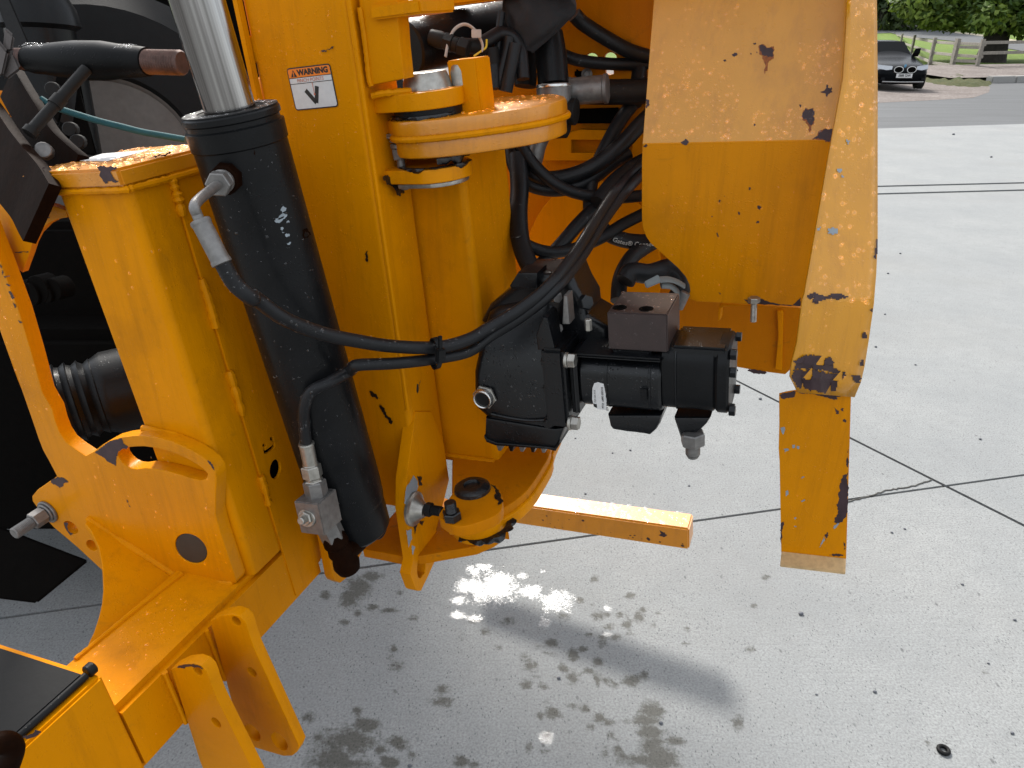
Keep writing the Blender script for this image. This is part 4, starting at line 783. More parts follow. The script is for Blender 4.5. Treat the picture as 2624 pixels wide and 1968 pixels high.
# marks of grease and scratches on the mast
chips(ST.off(.0008), [q(10, '1095,130 1150,150 1180,190 1160,200 1120,180'), q(10, '1180,240 1220,270 1240,330 1290,380 1270,400 1220,340 1195,290'), q(6, '1070,520 1085,510 1085,560 1070,600'), q(2, '700,415 770,405 810,375 800,395 750,418')], fr, GREASE, .0025, lift=.0007)
chips(FX(.2).off(.006), [q(2, '1200,1430 1260,1430 1300,1480 1360,1500 1380,1560 1340,1590 1290,1520 1230,1490'), q(10, '1480,70 1500,90 1510,40 1495,110 1480,150')], fr, GREASE, .003)
dr = Drops()
dr.area(FZ(0.0004), [(-.185, 0), (0, 0), (0, .19), (-.185, .19)], 330, .0009, .0042)
dr.area(ST, [(.02, -.45), (.17, -.45), (.2, .18), (.035, .18)], 300, .0006, .0020)
dr.area(QF, q(9, '1000,600 1500,640 1740,840 1760,1300 1880,1600 1400,1500 700,1050 700,700'), 60, .0008, .0026)
dr.area(QF.off(0), q(5, '0,620 100,900 250,1330 340,1659') + q(9, '420,280 300,300 130,0') + q(5, '100,1400 0,1150'), 40, .0008, .0024)
dr.area(Pl(M(-.29, 0, -.3), EY, EZ), [(-.024, -.2), (-.001, -.2), (-.001, .2), (-.024, .2)], 0)
dr.area(FX(.2075), [(.32, -.45), (.42, -.45), (.42, -.13), (.32, -.13)], 160, .0006, .0018)
dr.area(SP, [(.09, -.6), (.2, -.6), (.25, -.15), (.09, -.1)], 60, .0008, .0024)
dr.area(FZ(.0392), [(.2, .34), (.27, .33), (.31, .36), (.32, .4), (.21, .42)], 240, .0008, .0026)
dr.area(FX(.0003), [(.004, -.65), (.07, -.65), (.07, -.06), (.004, -.06)], 26, .0008, .0024)
dr.area(FY(0), [(-.13, -.35), (-.02, -.35), (-.02, -.05), (-.13, -.05)], 22, .001, .0028)
dr.area(FZ(-.6998), [(-.14, -.28), (-.02, -.28), (-.02, -.05), (-.14, -.05)], 70, .001, .0035)
dr.area(FX(.0003), [(-.28, -.8), (.1, -.8), (.1, -.72), (-.28, -.72)], 24, .001, .003)
dr.build(fr)
# ------------------------------------------------------------------ swing column (slews about the hinge)
cl = thing('swing_column', 'yellow box column between two thick rounded collars, hinged on the mast', 'column', M(.26, .45, -.72))
rpost('column_tube', (.12, .291), (.43, .63), -.70, -.05, .014, .012, YEL, cl, zr=-.3)
co = chaik([(.205, .36), (.235, .325), (.29, .318), (.345, .338), (.40, .375), (.445, .42), (.462, .47), (.46, .53), (.40, .62), (.10, .62), (.10, .44)], 1)
def collar(z0, z1, grow=0.):
    c = (sum(p[0] for p in co) / len(co), sum(p[1] for p in co) / len(co))
    o = [(c[0] + (p[0] - c[0]) * (1 + grow), c[1] + (p[1] - c[1]) * (1 + grow)) for p in co]
    return plate('collar_plate', FZ(z1), o, z1 - z0, YELW, cl, bev=.006)
collar(-.028, -.001); collar(-.060, -.0300, -.02)
cu_ = [(p[0], p[1]) for p in co]
MB().bead([M(a, b_, -.0292) for a, b_ in [p for p in co if p[1] < .60 and p[0] > .2]], .0048, .12).build('weld_bead', YEL, cl)
ZL = -.688
lo_ = uvs(FZ(ZL), q(11, '665,560 668,640 600,760 505,910 400,1010 275,1090 130,1150 0,1180') + q(10, '1760,1120')) + [(.16, .47), (.16, .62), (.36, .62)]
lo_ = chaik(lo_, 1)
plate('collar_plate', FZ(ZL), lo_, .022, YELF, cl, bev=.004)
plate('collar_plate', FZ(ZL - .0235), [(a + .004, b_ - .002) for a, b_ in lo_], .022, YEL, cl, bev=.004)
MB().bead([M(a, b_, ZL - .0228) for a, b_ in [p for p in lo_ if p[1] < .58 and p[0] > .27]], .0045, .15).build('weld_bead', YEL, cl)
MB().bead([M(.16, .427, ZL + .001), M(.22, .427, ZL + .001), M(.28, .428, ZL + .001)], .005).build('weld_bead', YEL, cl)
SB = FY(.40)
u0, v0 = SB.uv(S(2, 1755, 760)); u1, v1 = SB.uv(S(2, 1955, 470))
MB().mbox((u0, u1), (.40, .455), (-.003, v1), .002).build('stop_block', YEL, cl)
chips(FY(.4265), [q(10, '1850,720 1960,730 2000,745 1960,760 1870,755')], cl, GREASE, .004, lift=.0006)
d = Drops()
d.area(FZ(-.0006), [(p[0] * .96 + .012, p[1] * .96 + .02) for p in co], 420, .0009, .0038)
d.area(FX(.2945), [(.45, -.5), (.6, -.5), (.6, -.1), (.45, -.1)], 260, .0006, .0016)
d.area(FY(.4295), [(.2, -.5), (.28, -.5), (.28, -.16), (.21, -.16)], 60, .0006, .0018)
d.build(cl)

# ------------------------------------------------------------------ hydraulic ram standing in front of the mast
T = M(.1145, .107, .052); Bt = M(.1165, .158, -.690); ax = (T - Bt).normalized(); Lr = (T - Bt).length
rm = thing('hydraulic_ram', 'thick black hydraulic ram with a bare steel rod standing in front of the mast', 'hydraulic cylinder', Bt)
RB = .0645
pf = [(-.02, RB * .55), (0, RB * .90), (.003, RB * .93), (.006, RB * .955), (.062, RB * .955), (.064, RB * .97), (.07, RB * .985), (.10, RB), (.3, RB), (Lr - .046, RB), (Lr - .044, RB + .002), (Lr - .020, RB + .003), (Lr - .018, RB - .0015), (Lr - .012, RB - .0015), (Lr - .010, RB + .0015), (Lr - .003, RB + .0015), (Lr, RB - .001), (Lr, .044), (Lr - .016, .043), (Lr - .018, .034)]
MB().lathe(Bt, ax, pf, 64).build('barrel', BLK, rm, 30)
def rod_reflection_mat():
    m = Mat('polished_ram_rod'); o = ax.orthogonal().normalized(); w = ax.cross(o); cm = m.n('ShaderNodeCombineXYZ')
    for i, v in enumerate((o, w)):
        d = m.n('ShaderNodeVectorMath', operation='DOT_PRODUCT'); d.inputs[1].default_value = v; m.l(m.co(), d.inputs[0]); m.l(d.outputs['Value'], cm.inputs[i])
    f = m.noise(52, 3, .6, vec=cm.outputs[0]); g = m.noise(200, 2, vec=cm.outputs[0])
    c = m.mix(m.ramp(f, [(.36, 0), (.60, 1)]), (.46, .45, .44), (.12, .112, .108)); c = m.mix(m.ramp(g, [(.4, 0), (.7, .4)]), c, (.2, .19, .18))  # lengthwise light and dark bands painted in place of reflections
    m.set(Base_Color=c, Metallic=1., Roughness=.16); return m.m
MB().lathe(T - ax * .06, ax, [(0, .0345), (.5, .0345)], 64).build('rod', rod_reflection_mat(), rm)
MB().lathe(T + ax * .0002, ax, [(0, .0645), (.0012, .0640), (.0012, .0445), (0, .044)], 48).build('gland_ring', DARK2, rm)
MB().rod(Bt - EX * .055 + ax * .012, EX, .11, .022, 24).build('base_eye', BLK, rm)
# worn spots on the barrel
fw = (CAM - (T + Bt) / 2); fw = (fw - ax * fw.dot(ax)).normalized(); sdv = ax.cross(fw)
def cyl_uv(px):
    r = ray(px); o = CAM - Bt; rp = r - ax * r.dot(ax); op = o - ax * o.dot(ax)
    A = rp.dot(rp); B2 = 2 * rp.dot(op); C2 = op.dot(op) - RB * RB; D = B2 * B2 - 4 * A * C2
    if D < 0: return None
    P = CAM + r * ((-B2 - math.sqrt(D)) / (2 * A)); t = (P - Bt).dot(ax); n = (P - Bt - ax * t).normalized(); return t, n
def cyl_patch(polys, mat, amp=.0012, name='worn_spots', lift=.0004):
    bm = bmesh.new()
    for po in polys:
        uv = []
        for px in po:
            c = cyl_uv(px)
            if c: uv.append((math.atan2(c[1].dot(sdv), c[1].dot(fw)) * RB, c[0]))
        uv = ragged(uv, amp, 3)
        vs = [bm.verts.new(Bt + ax * t + (fw * math.cos(a / RB) + sdv * math.sin(a / RB)) * (RB + lift)) for a, t in uv]
        for f in tessellate_polygon([[V((a, b, 0)) for a, b in uv]]):
            try: bm.faces.new([vs[i] for i in f])
            except ValueError: pass
    for f in bm.faces:
        c = f.calc_center_median() - Bt; c -= ax * c.dot(ax)
        if f.normal.dot(c) < 0: f.normal_flip()
    me = bpy.data.meshes.new(name); bm.to_mesh(me); bm.free(); o = link(name, me, mat, rm, wn_=False); o['kind'] = 'stuff'
cyl_patch([q(6, '325,270 350,250 370,225 400,210 428,220 405,255 370,285 335,285'), q(6, '375,190 395,150 422,165 415,190 390,205'), q(6, '422,275 440,265 446,285 428,290'), q(6, '375,340 385,320 400,335 385,350'), q(6, '385,355 408,362 395,372'), q(6, '410,380 445,375 448,395 425,405'), q(6, '425,455 455,440 455,458 430,465')], GREYP, .0012)
cyl_patch([q(2, '120,1070 150,1080 150,1130 165,1180 175,1260 160,1250 150,1190 130,1120'), q(6, '550,345 590,330 620,380 590,410 560,415')], RUST, .001)
d = Drops()
for _ in range(520):
    t = random.uniform(.08, Lr - .06); a = random.uniform(-1.35, 1.35); n = fw * math.cos(a) + sdv * math.sin(a)
    d.one(Bt + ax * t + n * RB, n, ax, .0005 + .0018 * random.random() ** 4)
for _ in range(150):
    a = random.uniform(0, 6.28); r = random.uniform(.046, .063); d.one(T + ax * .0013 + (fw * math.cos(a) + sdv * math.sin(a)) * r, ax, fw, .0008 + .0022 * random.random() ** 2)
d.build(rm)
# upper port with elbow fitting
c = cyl_uv(S(1, 1830, 1440)); pn = (c[1] - EX * .25 + ax * .05).normalized(); pp = Bt + ax * c[0] + c[1] * (RB - .01)
pv = (at(S(1, 1640, 1590), .905) - pp).normalized()
MB().lathe(pp, pv, [(0, .022), (.012, .021), (.028, .020), (.03, .017)], 8, .3).build('port_boss', RUST, rm)
MB().rod(pp + pv * .029, pv, .008, .0155, 18).hexn(pp + pv * .036, pv, .018, .0165, .2).build('port_nut', GALV2, rm)

def onp(w, x, y, yy): return FY(yy).P(*FY(yy).uv(S(w, x, y)))
def hose(name, label, pts, r, mat=HOSE, group=None, n=10, seg=16):
    P = cr(pts, n); t = thing(name, label, 'hose', P[0], group); MB().tube(P, r, seg).build('hose_sleeve', mat, t); t['path_len'] = 0; del t['path_len']; return t, P
def hdrops(t, P, r, n, up=V((0, -.5, .85))):
    d = Drops()
    for _ in range(n):
        i = random.randrange(len(P) - 1); p = P[i].lerp(P[i + 1], random.random()); tt = (P[i + 1] - P[i]).normalized()
        nn = V((random.uniform(-1, 1), -.5 + random.uniform(-.6, .6), .7 + random.uniform(-.8, .5))); nn = (nn - tt * nn.dot(tt)).normalized()
        d.one(p + nn * r, nn, tt, .0006 + .0022 * random.random() ** 3)
    d.build(t)
def ferrule(t, p, a, L, r, mat=GALV, ribs=True):
    pr = [(0, r * .75), (.001, r * .95), (L * .06, r), (L * .1, r), (L * .12, r * .93), (L * .88, r * .93), (L * .9, r), (L * .98, r), (L, r * .8)]
    return MB().lathe(p, a, pr, 20).build('ferrule', mat, t)
def ramp(px, off):      # a point resting on the barrel's near side
    c = cyl_uv(px)
    if c: return Bt + ax * c[0] + c[1] * (RB + off)
    a0, a1 = prj_(Bt), prj_(T); k = (px[1] - a0[1]) / (a1[1] - a0[1]); d = a0[2] + (a1[2] - a0[2]) * k
    return at(px, d - .022 - off * .4)
def prj_(P):
    v = P - CAM; d = v.y * math.cos(PITCH) - v.z * math.sin(PITCH); return (1312 + FPX * v.x / d, 984 - FPX * (v.y * math.sin(PITCH) + v.z * math.cos(PITCH)) / d, d)
# upper hose: from the port down in a sagging curve to the hoses behind the column
e0 = pp + pv * .054
q0 = at(S(5, 1640, 310), .885); q1 = at(S(5, 1790, 600), .895)
hp = [at(S(5, 1795, 600), .895), at(S(5, 1900, 780), .91), at(S(5, 2040, 900), .93), at(S(6, 150, 880), .965), at(S(6, 400, 1060), 1.0), at(S(6, 700, 1180), 1.045), at(S(6, 1000, 1245), 1.09), at(S(6, 1300, 1288), 1.13), at(S(6, 1650, 1295), 1.175), onp(6, 1900, 1230, .25), onp(7, 180, 1130, .29), onp(7, 400, 1000, .315), onp(7, 640, 810, .35), onp(7, 860, 540, .44), onp(7, 1050, 240, .55), onp(7, 1200, 20, .64), onp(3, 1300, 1430, .72), onp(3, 1440, 1300, .77)]
RH = .0103
h1, P1 = hose('upper_hydraulic_hose', 'black hydraulic hose sagging from the upper port of the ram across the mast', hp, RH)
MB().tube(cr([e0 - pv * .006, e0 + pv * .004, at(S(5, 1585, 130), .885), at(S(5, 1600, 230), .884), q0], 8), .0064, 14).build('elbow_pipe', GALV2, h1)
fa = (q1 - q0).normalized(); ferrule(h1, q0 - fa * .008, fa, (q1 - q0).length + .012, .0124, GALV2)
hdrops(h1, P1[:110], RH, 150)
# lower hose: from the base fitting, over the ram and along the upper hose
f0 = ramp(S(10, 610, 540), .012)
hp2 = [f0, ramp(S(10, 590, 420), .011), ramp(S(10, 580, 250), .011), ramp(S(10, 620, 110), .012), ramp(S(6, 730, 1555), .016), ramp(S(6, 850, 1475), .022), at(S(6, 1000, 1440), 1.12), at(S(6, 1300, 1425), 1.14), at(S(6, 1620, 1390), 1.185), onp(6, 1900, 1330, .255), onp(7, 180, 1205, .295), onp(7, 420, 1055, .32), onp(7, 690, 840, .355), onp(7, 920, 560, .46), onp(7, 1120, 240, .57), onp(7, 1290, 20, .66), onp(3, 1440, 1380, .75)]
h2_, P2 = hose('lower_hydraulic_hose', 'black hydraulic hose looping over the ram down to the grey block fitting at its foot', hp2, .0094)
hdrops(h2_, P2[:100], .0094, 120)
g1 = ramp(S(10, 650, 690), .015); fa = (g1 - f0).normalized(); ferrule(h2_, f0 - fa * .006, fa, (g1 - f0).length + .008, .0128, GALV)
g2 = ramp(S(10, 690, 815), .020); fb = (g2 - g1).normalized()
MB().hexn(g1, fb, .022, .0165, .3).rod(g1 + fb * .022, fb, .006, .0125).hexn(g1 + fb * .026, fb, .016, .0155, .1).build('swivel_nut', GALV, h2_)
g3 = ramp(S(10, 715, 890), .022); MB().hexn(g2 - fb * .004, fb, .03, .019, .5).build('adapter', GALV2, h2_)
# square check-valve block
bc = ramp(S(10, 745, 1010), .030); a1 = fb; a2 = (V((1, -.35, .55)) - a1 * V((1, -.35, .55)).dot(a1)).normalized(); a3 = a1.cross(a2)
b = MB(); b.hexa([bc + a1 * i * .030 + a2 * j * .024 + a3 * k * .026 for k in (-1, 1) for i, j in ((-1, -1), (1, -1), (1, 1), (-1, 1))], .0015); b.build('valve_block', GALV2, h2_)
s0 = bc + (at(S(10, 660, 1060), 1.27) - at(S(10, 745, 1010), 1.29)); sv = (at(S(10, 600, 1095), 1.245) - at(S(10, 660, 1060), 1.265)).normalized()
b = MB(); b.rod(s0, sv, .004, .0165, 22).rod(s0 + sv * .004, sv, .005, .012, 6); b.rod(s0 + sv * .008, sv, .012, .0065, 14); b.build('adjuster_screw', GALV, h2_)
g4 = ramp(S(10, 790, 1130), .022); g5 = ramp(S(10, 860, 1300), .020); fc = (g5 - g4).normalized()
b = MB(); b.hexn(g4, fc, .035, .021, .2).rod(g4 + fc * .035, fc, .004, .018).hexn(g4 + fc * .039, fc, .02, .0185, .4); b.build('adapter', GALV2, h2_)
b = MB(); b.lathe(g5 - fc * .03, fc, [(0, .017), (.02, .021), (.03, .022), (.034, .019), (.05, .022), (.06, .019), (.07, .022), (.08, .024), (.094, .020), (.098, 0)], 20); b.build('banjo_fitting', RUST, h2_)
b = MB(); b.rod(g5 + fc * .028, (Bt - g5 + EY * .05).normalized(), .06, .020, 20); b.build('banjo_neck', RUST, h2_)
# cable tie round both hoses
tc = (P1[78] + P2[78]) / 2
tp = at(S(6, 1630, 1345), 1.17); td = (at(S(6, 1900, 1230), 1.21) - at(S(6, 1650, 1295), 1.175)).normalized(); tu = (V((0, 0, 1)) - td * td.z).normalized(); tn = td.cross(tu)
ct = thing('cable_tie', 'black cable tie strapping the two hydraulic hoses together in front of the mast', 'cable tie', tp)
b = MB(); n = 28; ring = []
for k in range(n):
    a = 2 * math.pi * k / n; o = tu * (.0245 * math.sin(a)) + tn * (.0128 * math.cos(a)); ring.append([b.bm.verts.new(tp + o * s_ + td * w_) for s_, w_ in ((1, -.0045), (1.10, -.0045), (1.10, .0045), (1, .0045))])
for k in range(n):
    A, B = ring[k], ring[(k + 1) % n]
    for j in range(4): b.bm.faces.new((A[j], A[(j + 1) % 4], B[(j + 1) % 4], B[j]))
b.build('strap', BLK, ct)
hd = at(S(6, 1670, 1360), 1.150); b = MB(); b.hexa([hd + td * i * .0075 + tu * j * .011 + tn * k * .005 for k in (-1, 1) for i, j in ((-1, -1), (1, -1), (1, 1), (-1, 1))], .0015); b.build('tie_head', BLK, ct)
MB().hexa([hd + td * i * .003 + tu * (j * .012 + .02) + tn * k * .002 for k in (-1, 1) for i, j in ((-1, -1), (1, -1), (1, 1), (-1, 1))], .0005).build('tie_tail', BLK, ct)
# ------------------------------------------------------------------ gearbox, pump and brown valve block
def fyof(px, d): return (at(px, d) - ORG).dot(EY)
GB = FY(.335)
gp = thing('hydraulic_pump', 'black cast gearbox with a pump bolted to it and a brown square block on top', 'pump', GB.P(*GB.uv(S(11, 450, 400))))
def fbox(name, y0, y1, w, s, mat, bev=.004, seg=2, parent=None):
    pl = FY(y0); (a, b), (c, d) = [pl.uv(p) for p in q(w, s)] if isinstance(s, str) else [pl.uv(S(*t)) for t in s]
    return MB().mbox((min(a, c), max(a, c)), (y0, y1), (min(b, d), max(b, d)), bev, seg=seg).build(name, mat, parent or gp)
go = q(7, '30,1300 60,1110 130,1060 330,1010 500,1000 600,1080 640,1310') + q(11, '650,0 690,440 690,500 680,540 150,520 130,350 60,290 35,180 20,0')
gbo = plate('gearbox_body', GB, go, .12, BLK2, gp, bev=.016)
zm = GB.uv(S(11, 400, 100))[1]
for v_ in gbo.data.vertices:       # the upper half of the casting's face leans back
    p_ = v_.co + V(gp.location) - ORG; z_ = p_.dot(EZ)
    if z_ > zm: v_.co += EY * ((z_ - zm) * .42)
plate('sump_rim', FY(.326), q(11, '128,492 150,520 230,552 640,585 700,595 735,545 742,565 705,622 640,606 220,576 145,548 124,505'), .13, BLK2, gp, bev=.002)
plate('gearbox_cover', FY(.40), q(7, '90,1090 160,960 300,850 420,760 420,705 640,700 830,710 880,830 950,950 960,1040 1130,1140 1135,1310 700,1330 300,1300'), .10, BLK2, gp, bev=.014)
plate('gearbox_top_flange', FY(.385), q(7, '330,800 400,690 560,690 560,830 350,830'), .05, BLK2, gp, bev=.004)
plate('gearbox_base', FY(.33), q(11, '135,350 690,440 780,430 735,560 700,615 640,600 220,570 150,545 128,495'), .13, BLK2, gp, bev=.006)
for i, x in enumerate((250, 345, 430, 520, 605)):
    p = FY(.338); plate('cooling_fin', p, q(11, f'{x-28},560 {x+28},565 {x+14},{618+i*4} {x-8},{618+i*4}'), .10, BLK2 if i % 2 else GALV2, gp, bev=.001)
plate('gearbox_rib', FY(.322), q(7, '600,1050 640,1060 700,1300 690,1320 560,1320 545,1200'), .05, BLK2, gp, bev=.003)
plate('gearbox_rib', FY(.35), q(7, '770,880 800,880 820,1110 760,1110'), .03, GALV2, gp, bev=.002)
fbox('pump_flange', .315, .465, 0, [(7, 575, 1310), (11, 815, 440)], BLK2, .006)
fbox('pump_neck', .33, .455, 0, [(7, 800, 1345), (11, 900, 350)], BLK2, .015, 3)
def pcyl(name, x0, x1, yc, zc, ry, rz, mat, n=32, ex_=3., parent=gp, bev=.004):    # super-ellipse body along EX
    b = MB(); rings = []
    for x, s in ((x0, .94), (x0 + bev, 1), (x1 - bev, 1), (x1, .94)):
        ring = []
        for k in range(n):
            a = 2 * math.pi * k / n; c, s_ = math.cos(a), math.sin(a)
            ring.append(b.bm.verts.new(M(x, yc + ry * s * math.copysign(abs(c) ** (2 / ex_), c), zc + rz * s * math.copysign(abs(s_) ** (2 / ex_), s_))))
        rings.append(ring)
    for A, B in zip(rings, rings[1:]):
        for k in range(n): b.bm.faces.new((A[k], A[(k + 1) % n], B[(k + 1) % n], B[k]))
    b.bm.faces.new(rings[0]); b.bm.faces.new(rings[-1]); return b.build(name, mat, parent, 32)
P_ = FY(.335)
x0, zt = P_.uv(S(7, 880, 1395)); x1, zb = P_.uv(S(11, 1560, 355)); zc = (zt + zb) / 2; rz = (zt - zb) / 2
pcyl('pump_body', x0, x1, .395, zc, .060, rz, BLK2, ex_=3.4)
fbox('pump_top_rail', .33, .46, 0, [(7, 850, 1350), (7, 1565, 1425)], BLK2, .004)
fbox('pump_side_port', .328, .36, 0, [(11, 1340, 70), (11, 1495, 260)], BLK, .010, 3)
plate('pump_sump', FY(.345), q(11, '1125,330 1565,330 1550,400 1520,450 1470,495 1400,480 1290,470 1170,450 1145,420'), .09, BLK2, gp, bev=.006)
MB().lathe(M(P_.uv(S(11, 1355, 480))[0], .385, P_.uv(S(11, 1355, 480))[1]), -EZ, [(0, .022), (.012, .022), (.016, .018), (.018, 0)], 20).build('drain_plug', BLK2, gp)
x2 = P_.uv(S(11, 1985, 300))[0]; x3 = P_.uv(S(11, 2100, 300))[0]; zt2 = P_.uv(S(7, 1900, 1330))[1]; zb2 = P_.uv(S(11, 1800, 355))[1]
pcyl('rear_pump_body', x1 - .002, x2, .395, (zt2 + zb2) / 2, .052, (zt2 - zb2) / 2 * .97, BLK, ex_=4.2, bev=.003)
fbox('rear_pump_top', .35, .44, 0, [(7, 1640, 1285), (7, 2090, 1400)], BLK2, .004)
pcyl('end_cover', x2, x3, .395, (zt2 + zb2) / 2, .055, (zt2 - zb2) / 2 * 1.02, BLK, ex_=3.6, bev=.004)
for z in (zt2 - .010, (zt2 + zb2) / 2 + .02, zb2 + .012):
    MB().hexn(M(x3, .352, z), EX, .010, .009).build('cover_bolt', BLK2, gp)
plate('rear_port', FY(.36), q(11, '1665,350 1960,350 1930,400 1890,440 1850,470 1760,470 1730,540 1690,400'), .05, BLK2, gp, bev=.004)
plate('port_bracket', FY(.375), q(11, '1670,360 1720,360 1770,480 1790,600 1740,570 1710,480'), .012, BLK2, gp)
c = FY(.365).P(*FY(.365).uv(S(11, 1818, 465))); b = MB(); b.hexn(c, -EZ, .024, .021, .3); b.rod(c - EZ * .022, -EZ, .022, .0125).lathe(c - EZ * .044, -EZ, [(0, .012), (.006, .009), (.008, 0)], 14); b.build('port_fitting', GALV2, gp)
c = GB.P(*GB.uv(S(11, 138, 175))); b = MB(); b.rod(c, -EY, .006, .0235, 6, .001, .2); b.build('plug_hex', GALV, gp)
b = MB(); b.lathe(c - EY * .006, -EY, [(0, .0195), (.008, .0185), (.010, .0165), (.009, .0145), (.004, .0135), (.004, 0)], 28); b.build('plug_ring', BRIGHT, gp); MB().lathe(c - EY * .0102, -EY, [(0, .0135), (.0006, .0135)], 20).build('sight_glass', DARK2, gp)
for w, x, y in ((11, 840, 390), (7, 810, 1400)):
    c = FY(.325).P(*FY(.325).uv(S(w, x, y))); b = MB(); b.rod(c - EX * .006, EX, .006, .0135, 20).hexn(c, EX, .013, .0125); b.build('flange_bolt', GALV, gp)
for w, x, y, r in ((7, 930, 930, .013), (7, 700, 1140, .009), (7, 690, 890, .010)):
    c = FY(.37).P(*FY(.37).uv(S(w, x, y))); b = MB(); b.hexn(c, (EX * .7 - EY * .5 + EZ * .2), .014, r); b.build('cover_bolt', GALV2 if r < .012 else BLK2, gp)
pl = FY(.326); MB().rod(pl.P(*pl.uv(S(7, 975, 1160))), EZ, .02, .006, 6).build('cover_bolt', GALV, gp)
for x in (x0 + .045, x1 - .022): pcyl('casting_ring', x, x + .007, .395, zc, .0612, rz * 1.018, BLK2, ex_=3.4, bev=.002)
pcyl('casting_ring', x1 + .02, x1 + .026, .395, (zt2 + zb2) / 2, .0535, (zt2 - zb2) / 2, BLK2, ex_=4.2, bev=.002)
for y_, z_ in ((.36, zt2 - .012), (.43, zt2 - .012), (.36, zb2 + .012), (.43, zb2 + .012)): MB().hexn(M(x3 - .001, y_, z_), EX, .009, .0085).build('cover_bolt', BLK2, gp)
MB().bead([M(x, .334, GB.uv(S(11, 200, 330))[1] + .004 * math.sin(x * 60)) for x in (.335, .37, .41, .45)], .003, .1).build('casting_line', BLK2, gp)
for w, x, y in ((11, 660, 100), (11, 660, 380), (7, 640, 1400)):
    c = FY(.334).P(*FY(.334).uv(S(w, x, y))); b = MB(); b.rod(c, -EY, .004, .011, 18).hexn(c - EY * .004, -EY, .008, .009); b.build('body_bolt', BLK2, gp)
# paper label on the pump
PL_ = FY(.3345); pal = plate('pump_label', PL_, q(11, '1020,70 1050,62 1095,75 1105,120 1118,180 1122,290 1085,285 1050,280 1020,262 1003,200 1005,110'), .0006, WHITE, gp, bev=.0001)
u, v = PL_.uv(S(11, 1085, 185)); PLR = Pl(PL_.P(u, v, .0008), EZ, -EX)
for k, (s_, sz) in enumerate((('PTO  6490 030110', .0052), ('SER NO 1117-1800503', .0052))): text(s_, sz, PLR, 0, -.001 - k * .0075, BLKV, pal, bold=.0001)
u, v = PL_.uv(S(11, 1028, 190)); PLR2 = Pl(PL_.P(u, v, .0008), EZ, -EX); text('PGP-020-2018', .004, PLR2, .004, .0, BLKV, pal)
plate('label_mark', PL_.off(.0008), q(11, '1012,235 1040,240 1042,270 1015,258'), .0003, BLKV, pal, bev=.00005)
# brown block
VB = FY(.345); (a0, z0), (a1, z1) = VB.uv(S(7, 1138, 1310)), VB.uv(S(7, 1612, 1020))
MB().mbox((a0, a1), (.345, .445), (z0, z1 - .002), .002).build('block', BRN, gp)
for x, y in ((1225, 975), (1440, 985)):
    t = FZ(z1 - .002); c = t.P(*t.uv(S(7, x, y))); MB().lathe(c + EZ * .0004, EZ, [(0, .012), (.0006, .0115), (.0006, .008), (0, .0075)], 24).build('block_bore', DARK, gp)
fbox('block_foot', .35, .44, 0, [(7, 1165, 1300), (7, 1480, 1420)], BLK2, .003)
d = Drops()
d.area(VB, [(a0, z0), (a1, z0), (a1, z1), (a0, z1)], 30, .0008, .002); d.area(FZ(z1 - .002), [(a0, .35), (a1, .35), (a1, .44), (a0, .44)], 60, .001, .004, .3)
d.area(GB.off(.0005), q(11, '90,-280 600,-250 620,300 120,250'), 120, .0008, .0024)
d.area(PL_.off(.001), q(11, '900,-60 1500,-60 1500,200 900,200'), 60, .0008, .0022)
d.build(gp)

# ------------------------------------------------------------------ yellow guard, outer strip and leg
GY = .66
gd = thing('side_guard', 'scratched yellow sheet steel guard bent along the middle with chipped paint', 'guard', FY(GY).P(*FY(GY).uv(S(8, 500, 900))))
gl_ = q(3, '1410,1172') + q(7, '1405,-200 1404,150 1406,290 1418,345 1440,400 1475,452 1560,530 1700,655 1760,725 1790,790 1797,840 1784,880 1786,902 1850,925 2030,935 2212,945') + q(8, '900,952 1180,965 1450,970 1500,0')
BL = FY(GY); ub, vb = BL.uv(S(3, 1410, 1172)); ur, vr = BL.uv(S('D', 1850, 303))
bd = V((ur - ub, vr - vb)); 
guard_lo = [BL.uv(p) for p in gl_[1:-1]] + [(ur, vr)] + [(ub, vb)]
plate('lower_panel', BL, guard_lo, .005, YELD, gd, bev=.0012)
bdir = (EX * (ur - ub) + EZ * (vr - vb)).normalized(); bp0 = BL.P(ub, vb)
upv = (EZ * math.cos(R(22)) + EY * math.sin(R(22))); upv = (upv - bdir * upv.dot(bdir)).normalized()
UP = Pl(bp0, bdir, upv); wid = (BL.P(ur, vr) - bp0).length
_, ht = UP.uv(S('D', 1418, -90))
plate('upper_panel', UP, [(0, 0), (wid, 0)] + q('D', '1880,-90 1419,-90'), .005, YELG, gd, bev=.0012)
MB().tube([bp0 - BL.n * .003 + bdir * .001, bp0 - BL.n * .003 + bdir * wid], .0032, 12).build('bend', YELD, gd)
gm = lambda s: q(4, s)
halo = plain('rust_halo', (.33, .085, .006), .6, var=.5, vs=300)
chips(UP, [gm('64,372 95,355 122,370 152,384 168,374 192,405 186,460 160,490 135,560 112,600 106,500 96,452 68,418'), gm('408,940 425,895 440,870 472,884 505,872 522,900 516,950 510,1008 490,1030 475,1075 462,1012 448,980 418,966'), gm('492,1128 540,1092 545,1068 590,1042 664,1038 704,1056 664,1156 610,1150 580,1135')], gd, halo, .002, 'rust_halo', .0003)
